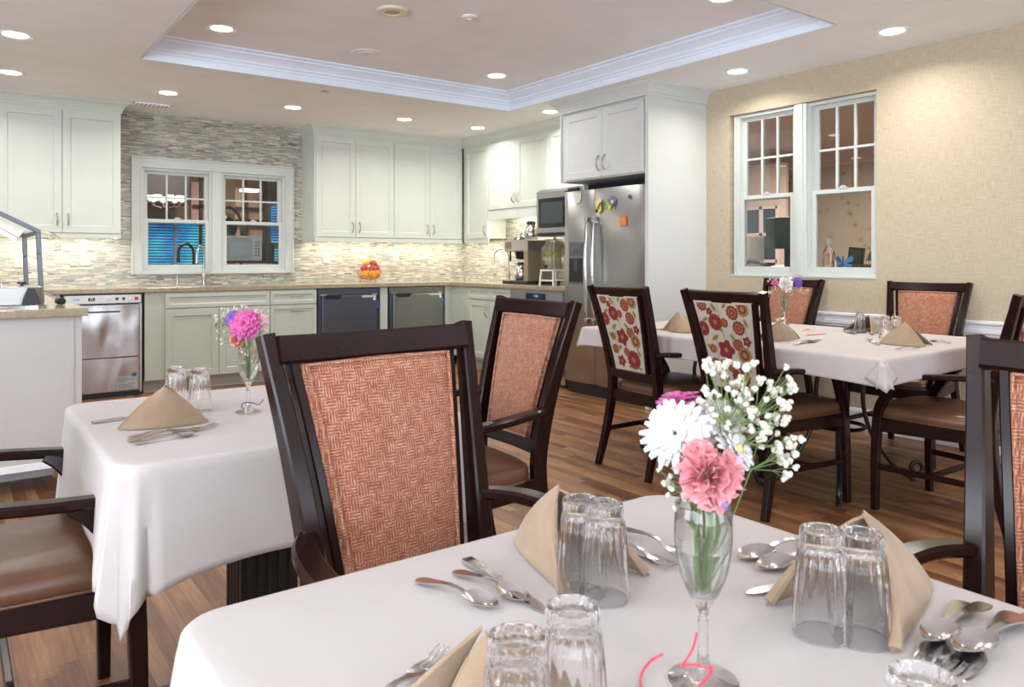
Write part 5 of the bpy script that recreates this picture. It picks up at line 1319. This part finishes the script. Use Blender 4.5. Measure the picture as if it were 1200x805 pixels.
b = MB(); b.loft([sq(.088, .008), sq(.091, .02), sq(.091, .14)]); b.build('lemon_water', mk_glass('lemon_water', (.97, .96, .86), .4, 1.2), t)
b = MB(); b.box(-.07, .07, -.07, .07, .27, .285, .004); b.sphere((0, 0, .295), .014); b.build('lid', M['thin'], t)
b = MB(); b.cyl((0, -.09, .03), (0, -.125, .03), .009, 10); b.cyl((0, -.12, .045), (0, -.12, .01), .007, 10); b.build('tap', M['black'], t, True)
for k, (x, y, c, l) in enumerate(((-.04, -.03, (.30, .45, .04), 'green lime slice floating in the drink dispenser'), (.02, -.05, (.80, .62, .06), 'yellow lemon slice floating in the drink dispenser'), (.06, 0, (.80, .40, .05), 'orange slice floating at the fridge side of the drink dispenser'), (-.01, .03, (.22, .40, .03), 'green leaf floating at the back of the drink dispenser'))):
    o_ = thing(('lime_slice', 'lemon_slice', 'orange_slice', 'mint_leaf')[k], l, 'fruit slice', loc_of(t, x, y, .141), rot=(.35*(-1)**k, .3, k)); b = MB(); b.cyl((0, 0, -.003), (0, 0, .003), .028, 20); b.build('rind', simple('slice_rind_%s' % ('lime', 'lemon', 'orange', 'mint')[k], c, .4), o_)
    b = MB(); b.cyl((0, 0, -.0034), (0, 0, .0034), .023, 20); b.build('flesh', simple('slice_flesh_%s' % ('lime', 'lemon', 'orange', 'mint')[k], tuple(min(1, q*1.25+.04) for q in c), .3), o_)
# items between fridge and brewer: flat tray
# ---------------------------------------------------------------- island with food warmer
IX, IY = .545, 4.42
t = thing('kitchen_island', 'greige panelled island at the left edge with a tan stone top', 'island', (0, 0, 0))
b = MB(); b.box(-1.6, IX-.03, IY, 6.30, .13, .875); b.build('body', M['island'], t)
b = MB(); b.box(-1.6, IX-.03, IY-.012, IY, .145, .875, .002); b.build('end_panel', M['island'], t)
b = MB(); b.box(-1.6, IX-.055, IY-.016, IY-.002, .125, .16, .003); b.build('base_moulding', M['trimw'], t)
b = MB(); b.box(IX-.03, IX, IY-.01, IY+.02, 0, .875, .002); b.box(IX-.05, IX-.036, IY-.014, IY, .13, .875, .001); b.build('corner_post', M['island'], t)
b = MB(); b.box(IX-.03, IX-.012, IY+.03, 6.28, .11, .865, .002); b.build('side_panel', M['island'], t)
b = MB(); b.box(-1.6, IX-.06, IY+.36, IY+.38, 0, .13); b.box(IX-.08, IX-.05, IY+.36, 6.2, 0, .13); b.build('toe_kick', M['trimw'], t)
b = MB(); b.prism([(IX-.10, .0), (IX-.03, .0), (IX-.03, .125), (IX-.055, .125)], IY+.30, IY+.32); b.build('wooden_shim', simple('raw_wood_shim', (.42, .27, .13), .7), t)
b = MB(); b.box(-1.64, IX+.025, IY-.05, 6.34, .875, .915, .007); b.build('stone_top', M['counter'], t)
IZ = .9155
YF = 4.56
t = thing('food_well', 'round-cornered stainless food well with a black handle on the island', 'food warmer', (XatY(-30, YF), YF, IZ))
wx = XatY(56, YF)-t.location.x
b = MB(); b.prism([(p[0], p[1]) for p in rrect(-.55, wx, 0, .42, .05)], 0, .012, 'xy'); b.build('flange', M['chrome'], t, 40)
b = MB(); b.prism([(p[0], p[1]) for p in rrect(-.53, wx-.015, .02, .40, .05)], .012, .105, 'xy'); wb = b.build('well_body', M['steel'], t, 40); addmod(wb, 'BEVEL', width=.004, segments=2, limit_method='ANGLE')
hx = XatY(36.5, YF)-t.location.x
b = MB(); b.prism([(hx-.042, .014), (hx+.042, .014), (hx+.034, .05), (hx+.015, .10), (hx-.015, .10), (hx-.034, .05)], -.01, .022); b.build('control_knob', M['black'], t)
b = MB(); kx = XatY(26, YF+.15)-t.location.x; b.cyl((kx, .18, .105), (kx, .18, .118), .008, 10); b.cyl((kx, .18, .116), (kx, .18, .128), .022, 16, bev=.003); b.build('lid_knob', M['black'], t, True)
b = MB(); b.tube([(kx-.16, .16, .105), (kx-.16, .16, .125), (kx-.09, .16, .125), (kx-.09, .16, .105)], .004, 8); b.build('lid_handle', M['chrome'], t, True)
t = thing('serving_tongs', 'steel utensil with a black grip lying beside the food well', 'utensil', (XatY(71, 4.75), 4.75, IZ), R(100))
b = MB(); b.cyl((-.03, 0, .02), (.04, 0, .02), .019, 14, bev=.004); b.build('grip', M['black'], t, True); b = MB(); b.bar([(.03, 0, .03), (.12, .02, .05), (.2, .04, .06)], .02, .004); b.build('blade', M['chrome'], t)
# sneeze guard frame
t = thing('sneeze_guard', 'metal food warmer frame with heat strip and glass guard on the island', 'heat lamp frame', (0, 0, 0))
gun = simple('gunmetal_frame', (.14, .15, .17), .35, metal=.6)
Ya, Yb2 = 5.03, 5.42
def W2(px, py, Y): X = XatY(px, Y); F = Vector((X, Y, 0)).dot(FD); return Vector((X, Y, HC-(py-304)/FPX*F))
for k, (Y, top, foot_, up) in enumerate(((Ya, (44.5, 272), (49, 337), (-60, 222)), (Yb2, (28.5, 277), (31.5, 334), (-60, 238)))):
    A = W2(*top, Y); B_ = W2(*foot_, Y); B_.z = IZ; C_ = W2(*up, Y)
    b = MB(); b.bar([B_, A], .024, .024, up=(0, 1, 0), bev=.1); b.build('post', gun, t)
    b = MB(); b.bar([A+Vector((.01, 0, .0)), C_], .024, .03, up=(0, 1, 0), bev=.1); b.build('top_bar', gun, t)
    b = MB(); b.cyl(A+Vector((-.02, -.016, .0)), A+Vector((-.02, .0, .0)), .006, 8); b.cyl(A+Vector((.0, -.016, -.12)), A+Vector((.0, 0, -.12)), .006, 8); b.build('bolt', M['black'], t)
A = W2(44.5, 272, Ya); A2 = W2(28.5, 277, Yb2); b = MB(); b.bar([A, A2], .02, .02); b.build('cross_bar', gun, t)
C1, C2 = W2(-60, 222, Ya), W2(-60, 238, Yb2); lamp = simple('heat_strip_housing', (.62, .58, .50), .3, metal=.5)
b = MB(); p, q = A.lerp(A2, .5)+Vector((-.05, 0, -.005)), C1.lerp(C2, .5); b.bar([p, q], .045, .025, up=(0, 1, 0), bev=.2); hs = b.build('heat_strip', lamp, t)
b = MB(); b.bar([p+Vector((-.02, 0, -.022)), q+Vector((0, 0, -.022))], .035, .008, up=(0, 1, 0)); b.build('heat_tube', em('warm_heat_tube', (1, .82, .6), 3), hs)
b = MB(); g0 = A+Vector((.02, 0, .0)); pts = [(g0.x+.0, g0.z+.01), (g0.x+.05, g0.z+.0), (g0.x+.085, g0.z-.03), (g0.x+.095, g0.z-.10)]
for (xa, za), (xb, zb) in zip(pts, pts[1:]): b.loft([[(xa, Ya-.02, za), (xb, Ya-.02, zb), (xb, Ya-.02, zb-.004), (xa, Ya-.02, za-.004)], [(xa, Yb2+.02, za), (xb, Yb2+.02, zb), (xb, Yb2+.02, zb-.004), (xa, Yb2+.02, za-.004)]])
b.build('glass_guard', M['thin'], t)
EXPO = -0.76
# ---------------------------------------------------------------- the room seen through the sink windows
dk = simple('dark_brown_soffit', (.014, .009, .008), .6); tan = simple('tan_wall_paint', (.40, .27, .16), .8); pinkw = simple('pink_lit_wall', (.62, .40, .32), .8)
BY = 10.6
boxes('wall_back_room', tan, [(-3.2, 6.6, BY, BY+.1, 0, 2.6)])
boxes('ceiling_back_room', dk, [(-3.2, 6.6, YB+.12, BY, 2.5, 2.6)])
boxes('wall_back_room_side', tan, [(6.5, 6.6, YB+.12, BY, 0, 2.5)])
boxes('wall_back_room_left', tan, [(-3.2, -3.1, YB+.12, BY, 0, 2.5)])
def PY_(px, py, Y): return W2(px, py, Y)
def ypanel(name, label, cat, x0, y0, x1, y1, Y, mat, th=.04):
    a = PY_(x0, y1, Y); c = PY_(x1, y0, Y); b = MB(); b.box(a.x, c.x, Y, Y+th, min(a.z, c.z), max(a.z, c.z)); o = b.build(name, mat)
    if cat: tag(o, label, cat)
    else: structure(o, label)
    return o
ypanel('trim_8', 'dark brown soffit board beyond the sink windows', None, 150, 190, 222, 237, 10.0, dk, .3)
a = PY_(222, 237, 10.0)
# blue daylight window with blinds beyond the left sink window
sky = NT('evening_window_light'); o_s = sky.sep(sky.obj()); nn = sky.noise(sky.obj(), 1.6, 3)
sky.set(color=(0, 0, 0), rough=1, emis=sky.ramp(nn, [(.32, (.01, .10, .35)), (.48, (.03, .33, .70)), (.6, (.10, .62, .72)), (.78, (.45, .80, .88))]), emistr=1.9)
def blind_window(label, x0, y0, x1, y1, Y):
    a = PY_(x0, y1, Y); c = PY_(x1, y0, Y); zl, zh = min(a.z, c.z), max(a.z, c.z)
    t = thing('window_blind', label, 'window blind', ((a.x+c.x)/2, Y, zl)); w_ = (c.x-a.x)/2; h_ = zh-zl
    b = MB(); b.box(-w_, w_, .03, .04, 0, h_); b.build('lit_glass', sky.mat, t)
    b = MB(); n = int(h_/.036)
    for i in range(n): b.box(-w_, w_, -.005, .02, i*h_/n, i*h_/n+.014)
    s_ = b.build('slat', simple('blind_slat', (.02, .07, .16), .5), t); s_['kind'] = 'stuff'
    b = MB(); b.box(-.02, .02, -.01, .03, 0, h_); b.box(-w_, w_, -.02, .03, h_, h_+.05); b.build('frame', simple('blind_frame', (.30, .45, .60), .5), t)
blind_window('bright blue blind beyond the left sink window', 166, 262, 243, 345, 10.5)
blind_window('narrow blue blind at the right of the right sink window', 319, 243, 352, 345, 10.5)
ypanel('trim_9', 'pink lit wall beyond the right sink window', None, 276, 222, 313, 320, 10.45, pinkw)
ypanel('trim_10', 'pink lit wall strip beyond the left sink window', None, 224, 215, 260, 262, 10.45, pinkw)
t = thing('window_lattice', 'dark window grid on the pink wall beyond the right sink window', 'window grid', (0, 10.40, 0))
b = MB(); dkb = simple('dark_mullion', (.05, .025, .02), .5)
for x in (287, 311):
    p, q = PY_(x, 244, 10.4), PY_(x, 215, 10.4); b.box(p.x-.03, p.x+.03, 0, .03, 1.3, q.z+.5)
b.build('upright', dkb, t)
b = MB(); p, q = PY_(276, 244, 10.4), PY_(313, 244, 10.4); b.box(p.x, q.x, 0, .03, p.z-.02, p.z+.02); b.box(p.x, q.x, 0, .03, 1.60, 1.70); b.build('crossbar', dkb, t)
t = thing('window_lattice', 'dark window grid on the pink wall beyond the left sink window', 'window grid', (0, 10.40, 0))
b = MB(); p, q = PY_(226, 241, 10.4), PY_(243, 241, 10.4); b.box(p.x, q.x+.3, 0, .03, p.z-.015, p.z+.015)
p2 = PY_(235.5, 241, 10.4); b.box(p2.x-.02, p2.x+.02, 0, .03, p.z-.5, p.z+.4); b.build('crossbar', dkb, t)
# ceiling light bar beyond
p = PY_(293, 223, 10.2); b = MB(); b.box(p.x-.11, p.x+.11, -.05+10.2, 10.3, p.z-.02, p.z+.02, .01)
tag(b.build('ceiling_lamp', em('bright_lamp', (1, .93, .9), 5)), 'bright oblong lamp seen through the right sink window', 'ceiling lamp')
# chandelier
pc = PY_(195, 232, 9.7); t = thing('chandelier', 'glowing many-armed chandelier beyond the left sink window', 'chandelier', pc)
brz = simple('bronze_metal', (.10, .06, .04), .4, metal=.6); gl = em('glowing_shade', (1, .93, .88), 4.5)
b = MB(); b.cyl((0, 0, -.12), (0, 0, .5), .008, 8); b.sphere((0, 0, -.1), .02, 12, 8); b.build('stem', brz, t, True)
for k in range(8):
    a = 2*PI*k/8; b = MB(); b.tube([(0, 0, -.1), (.06*math.cos(a), .06*math.sin(a), -.12), (.15*math.cos(a), .15*math.sin(a), -.09), (.17*math.cos(a), .17*math.sin(a), -.03)], .008, 6); ar = b.build('arm', brz, t, True)
    b = MB(); b.lathe([(.01, -.015), (.03, 0), (.04, .03), (.046, .055), (.04, .053), (.01, .0)], 14, c=(.17*math.cos(a), .17*math.sin(a), -.03)); b.build('shade', gl, ar, True)
# counter beyond the windows with faucet, microwave, boxes
t = thing('back_counter', 'dark counter just beyond the sink windows', 'counter', (2.4, 8.55, 0)); b = MB(); b.box(-1.6, 2.2, -.3, .3, .0, .96); b.build('cabinet_body', simple('brown_cabinet', (.10, .05, .03), .5), t); b = MB(); b.box(-1.62, 2.22, -.33, .3, .96, 1.0, .006); b.build('worktop', M['counter'], t)
f = gooseneck('back_faucet', 'black gooseneck faucet seen through the left sink window', (XatY(227, 8.42), 8.42, 1.0), R(-60), .32, .20, .014, mat=M['black'])
t = thing('dark_cup', 'small dark blue cup on the counter beyond the left sink window', 'cup', (XatY(184, 8.4), 8.4, 1.0)); b = MB(); b.lathe([(.001, 0), (.03, 0), (.04, .10), (.037, .10), (.028, .006), (.001, .006)], 16); b.build('body', simple('navy_ceramic', (.01, .04, .15), .3), t, True)
b = MB(); b.tube([(.038, 0, .08), (.06, 0, .07), (.058, 0, .04), (.034, 0, .03)], .005, 6); b.build('handle', simple('navy_ceramic_handle', (.01, .04, .15), .3), t, True)
t = thing('back_shelf', 'low shelf under the white microwave beyond the right sink window', 'shelf', (XatY(285, 8.5), 8.5, 1.0)); b = MB(); b.box(-.28, .42, -.2, .2, .12, .145); b.build('shelf_board', dkb, t)
for x in (-.27, .40): b = MB(); b.box(x-.01, x+.01, -.2, .2, 0, .12); b.build('side', dkb, t)
X0 = XatY(261, 8.35); t = thing('back_microwave', 'white microwave beyond the right sink window', 'microwave', (X0, 8.35, 1.1455))
b = MB(); b.box(0, .42, 0, .32, 0, .27, .01); b.build('body', simple('grey_white_plastic', (.66, .70, .74), .4), t); b = MB(); b.box(.03, .31, -.012, 0, .03, .24, .005); d_ = b.build('door', simple('microwave_door_grey', (.48, .52, .56), .3), t)
b = MB(); b.box(.07, .27, -.016, -.012, .07, .20, .003); b.build('door_window', simple('microwave_pane', (.50, .58, .66), .25), d_)
b = MB()
for i in range(2):
    for j in range(5): b.box(.34+i*.03, .36+i*.03, -.006, 0, .05+j*.035, .07+j*.035)
b.build('keypad', simple('keypad_grey', (.2, .22, .25), .4), t)
for k, (px, w_, c, l) in enumerate(((266, .10, (.06, .08, .09), 'dark box under the white microwave, leftmost'), (277, .12, (.55, .62, .66), 'pale box under the white microwave'), (290, .16, (.08, .07, .35), 'violet box under the white microwave'), (303, .07, (.45, .48, .48), 'grey box under the white microwave, rightmost'))):
    b = MB(); x = XatY(px, 8.4); b.box(x-w_/2, x+w_/2, 8.34, 8.46, 1.0005, 1.10, .002); tag(b.build('carton', simple('carton_%s' % ('dark', 'pale', 'violet', 'grey')[k], c, .5)), l, 'box')
x = XatY(313, 8.45); t = thing('coffee_grinder', 'dark brown coffee machine right of the white microwave', 'coffee machine', (x, 8.45, 1.1455)); b = MB(); b.box(-.05, .05, -.1, .1, 0, .20, .01); b.build('body', dkb, t); b = MB(); b.box(-.0, .09, -.1, .1, .13, .2, .01); b.build('head', simple('brown_head', (.22, .12, .09), .4), t)
x = XatY(266, 8.9); t = thing('iron_arch', 'dark arched metal stand beyond the right sink window', 'stand', (x, 8.9, 1.0)); b = MB(); b.tube([(-.16, 0, 0), (-.16, 0, .55)]+[(.0-.16*math.cos(PI*k/10), 0, .55+.2*math.sin(PI*k/10)) for k in range(1, 10)]+[(.16, 0, .55), (.16, 0, 0)], .018, 8); b.build('arch', M['black'], t, True); b = MB(); b.lathe([(.001, .38), (.09, .42), (.11, .52), (.07, .62), (.001, .66)], 18); b.build('pot', M['black'], t, True)
L_ = bpy.data.objects.new('back_room_light', lamp_data('back_room_light', 'AREA', 75, (1, .88, .80), .8)); L_.location = (2.2, 9.4, 2.4); link(L_)  # unseen area lamp added to brighten the back room

# ---------------------------------------------------------------- the room seen through the linen wall windows
RX = 8.7
spot = NT('spotted_rose_wallpaper'); o_ = spot.sep(spot.obj()); vo = spot.n.new('ShaderNodeTexVoronoi'); vo.inputs['Scale'].default_value = 8.5; spot.l.new(spot.obj(), vo.inputs['Vector'])
spot.set(color=spot.ramp(vo.outputs['Distance'], [(.08, (.24, .185, .13)), (.26, (.40, .325, .25)), (.5, (.43, .35, .275))]), rough=.8)
boxes('wall_side_room', spot.mat, [(RX, RX+.1, -1.5, 9.5, 0, 2.44)])
boxes('wall_side_room_end', spot.mat, [(XW+.15, RX, 8.0, 8.1, 0, 2.44), (XW+.15, RX, -1.6, -1.5, 0, 2.44)])
boxes('ceiling_side_room', simple('rose_ceiling_paint', (.60, .52, .48), .8), [(XW+.15, RX+.1, -1.6, 8.1, 2.44, 2.54)])
structure(moulding([(RX, 8.0), (RX, -1.5)], [(0, 2.30), (.02, 2.31), (.02, 2.33), (.05, 2.36), (.08, 2.40), (.10, 2.44), (0, 2.44)]).build('trim_11', simple('rose_trim', (.62, .50, .45), .6)))
structure(moulding([(RX, 8.0), (RX, -1.5)], [(0, .86), (.02, .86), (.03, .93), (0, .95)]).build('trim_12', simple('rose_rail', (.42, .31, .25), .6)))
def WX(px, py, X): Y = YatX(px, X); F = Vector((X, Y, 0)).dot(FD); return Vector((X, Y, HC-(py-304)/FPX*F))
L_ = bpy.data.objects.new('side_room_light', lamp_data('side_room_light', 'AREA', 170, (1, .93, .86), 1.2)); L_.location = (6.7, 4.5, 2.35); link(L_)  # unseen area lamps added to brighten the side room, this and the next
L_ = bpy.data.objects.new('side_room_light', lamp_data('side_room_light', 'AREA', 110, (1, .93, .86), 1.2)); L_.location = (6.9, 1.5, 2.35); link(L_)
# French door far back in the side room
a = WX(866, 322, 7.9); c = WX(902, 236, 7.9)
t = thing('french_door', 'dark-paned French door beyond the left linen wall window', 'door', (7.9, (a.y+c.y)/2, 0), H_); hw = abs(a.y-c.y)/2+.12
b = MB(); b.box(-hw-.1, hw+.1, 0, .05, 0, 2.3); b.build('door_surround', simple('rose_door_paint', (.58, .44, .38), .6), t)
dpane = simple('dark_pane', (.06, .08, .10), .1); b = MB(); b.box(-hw, hw, -.012, 0, .5, 1.78); b.build('panes', dpane, t)
b = MB()
for k in range(4): x = -hw+2*hw*k/3; b.box(x-.022, x+.022, -.03, -.010, .5, 1.80)
for k in range(5): z = .5+1.28*k/4; b.box(-hw, hw, -.03, -.010, z-.018, z+.018)
b.build('glazing_bars', simple('door_bars', (.70, .58, .52), .5), t)
# desk things close behind the glass
t = thing('desk', 'desk top below the linen wall windows in the side room', 'desk', (5.55, 3.2, 0)); b = MB(); b.box(-.33, .42, -1.2, 1.6, 1.025, 1.05); b.build('desk_top', simple('desk_brown', (.20, .11, .06), .5), t)
for x in (-.3, .39):
    for y in (-1.15, 1.55): b = MB(); b.box(x-.02, x+.02, y-.02, y+.02, 0, 1.025); b.build('leg', M['black'], t)
DZ = 1.0505
def dk_at(px, X): return YatX(px, X)
Xd = 5.55
y1_, y0_ = dk_at(868, Xd), dk_at(887, Xd); t = thing('white_file_box', 'white upright file box in the lower left linen wall window', 'box', (Xd, (y0_+y1_)/2, DZ)); hw = abs(y1_-y0_)/2; b = MB(); b.box(-.1, .1, -hw, hw, 0, .30, .004); b.build('box_body', M['whitep'], t); b = MB(); b.box(-.102, .102, -hw-.002, hw+.002, .27, .305, .003); b.build('lid', M['whitep'], t)
y0_, y1_ = dk_at(934, 5.75), dk_at(900, 5.75); t = thing('computer_monitor', 'dark green-black computer monitor beyond the left linen wall window', 'monitor', (5.75, (y0_+y1_)/2-.05, DZ)); hw = abs(y1_-y0_)/2+.06
b = MB(); b.box(-.02, .03, -hw, hw, .20, .47, .006); b.build('screen', simple('monitor_dark', (.022, .045, .045), .3), t); b = MB(); b.box(-.0, .03, -.03, .03, .01, .22); b.build('neck', M['black'], t); b = MB(); b.box(-.1, .1, -.12, .12, 0, .012); b.build('foot', M['black'], t)
t = thing('desk_chair_back', 'peach upholstered chair back in the side room', 'chair', (6.3, dk_at(917, 6.3), 0)); b = MB(); b.sphere((0, 0, .98), .26, 20, 12, (.3, 1, .5)); b.box(-.02, .02, -.03, .03, .0, .9); b.build('chair_back', simple('peach_fabric', (.68, .42, .30), .8), t, True)
t = thing('desk_telephone', 'grey desk telephone in the lower left linen wall window', 'telephone', (5.42, dk_at(888, 5.42), DZ)); b = MB(); b.box(-.07, .07, -.1, .1, 0, .04, .008); b.build('base', M['nickel'], t); b = MB(); b.bar([(-.03, -.1, .06), (-.03, -.04, .085), (-.03, .06, .095), (-.03, .1, .075)], .04, .025); b.build('handset', simple('handset_grey', (.14, .16, .17), .4), t, True)
def bottle(label, px, X, h_, r, mat, capm, capn):
    t = thing('bottle', label, 'bottle', (X, dk_at(px, X), DZ), group='bottles on the side room desk'); b = MB(); b.lathe([(.001, 0), (r, 0), (r, h_*.55), (r*.9, h_*.62), (r*.35, h_*.76), (r*.35, h_*.84), (.001, h_*.84)], 20); b.build('bottle_body', mat, t, 50); b = MB(); b.lathe([(.001, h_*.82), (r*.42, h_*.82), (r*.42, h_), (.001, h_)], 14); b.build(capn, capm, t)
bottle('clear pump bottle in the lower left corner of the right linen wall window', 971, 5.30, .27, .042, M['thin'], M['whitep'], 'cap'); bottle('smaller clear bottle just right of the pump bottle', 977, 5.36, .16, .03, M['thin'], M['thin'], 'cap')
t = thing('butterfly_ornament', 'bright blue butterfly ornament behind the right linen wall window', 'ornament', (5.28, dk_at(988, 5.28), 1.142), H_); bb = simple('butterfly_blue', (.02, .24, .62), .35)
for s in (-1, 1):
    b = MB(); b.prism([(s*.004, -.005), (s*.02, .02), (s*.055, .045), (s*.072, .03), (s*.066, .002), (s*.03, -.008)] if s > 0 else [(-.004, -.005), (-.03, -.008), (-.066, .002), (-.072, .03), (-.055, .045), (-.02, .02)], -.002, .002); b.prism([(s*.004, -.01), (s*.03, -.012), (s*.06, -.02), (s*.058, -.05), (s*.03, -.055), (s*.008, -.03)] if s > 0 else [(-.004, -.01), (-.008, -.03), (-.03, -.055), (-.058, -.05), (-.06, -.02), (-.03, -.012)], -.002, .002); w_ = b.build('wing', bb, t); w_.rotation_euler = (0, 0, s*.35)
b = MB(); b.tube([(0, 0, -.05), (0, 0, .04)], .005, 8); b.tube([(0, 0, -.089), (0, 0, -.05)], .0015, 6); b.build('body', M['black'], t, True)
t = thing('photo_frame', 'dark tilted photo frame behind the blue butterfly', 'picture frame', (5.42, dk_at(1001, 5.42), DZ)); b = MB(); b.box(-.01, .01, -.06, .06, 0, .20, .003, mtx=Matrix.Rotation(.12, 4, 'X')); b.build('frame', simple('frame_dark_green', (.03, .035, .02), .4), t); b = MB(); b.box(-.012, -.0102, -.045, .045, .02, .18, mtx=Matrix.Rotation(.12, 4, 'X')); b.build('picture', simple('dark_picture', (.06, .07, .04), .3), t)
t = thing('desk_basket', 'low brown basket at the right of the right linen wall window', 'basket', (5.45, dk_at(1018, 5.45), DZ)); b = MB(); b.box(-.1, .1, -.13, .13, 0, .07, .01); b.build('basket_body', simple('basket_brown', (.17, .09, .05), .7), t); b = MB(); b.box(-.085, .085, -.115, .115, .07, .075); b.build('filling', simple('mossy_filling', (.12, .14, .05), .8), t)
t = thing('small_lamp', 'little grey-shaded lamp at the right edge of the right linen wall window', 'table lamp', (5.6, dk_at(1024, 5.6), DZ)); b = MB(); b.lathe([(.001, 0), (.04, 0), (.012, .02), (.008, .10), (.001, .10)], 16); b.build('base', M['whitep'], t, True); b = MB(); b.lathe([(.06, .10), (.055, .11), (.03, .17), (.028, .168), (.052, .11)], 20); b.build('shade', simple('grey_shade', (.16, .16, .13), .6), t, True)

# ---------------------------------------------------------------- daylight and room light
w = bpy.data.worlds.new('daylight'); S.world = w; w.use_nodes = True; bg = w.node_tree.nodes['Background']; bg.inputs[0].default_value = (.55, .72, 1, 1); bg.inputs[1].default_value = 2.2
def win_light(loc, rot, sx, sy, e, col=(.84, .90, 1)):
    d = lamp_data('window_daylight', 'AREA', e, col, sx, sy); l = bpy.data.objects.new('window_daylight', d); l.location = loc; l.rotation_euler = rot; link(l)
win_light((-3.0, -.9, 1.5), (0, -PI/2-.5, 0), 1.5, 2.4, 250); win_light((-3.0, 2.3, 1.5), (0, -PI/2-.5, 0), 1.5, 2.0, 230)
win_light((-.85, -3.0, 1.4), (PI/2+.5, 0, 0), 2.8, 1.7, 170); win_light((2.3, -3.0, 1.4), (PI/2+.5, 0, 0), 1.7, 1.7, 120)
S.view_settings.exposure = EXPO
S.cycles.diffuse_bounces = 8; S.cycles.max_bounces = 20; S.cycles.transmission_bounces = 20; S.cycles.transparent_max_bounces = 24
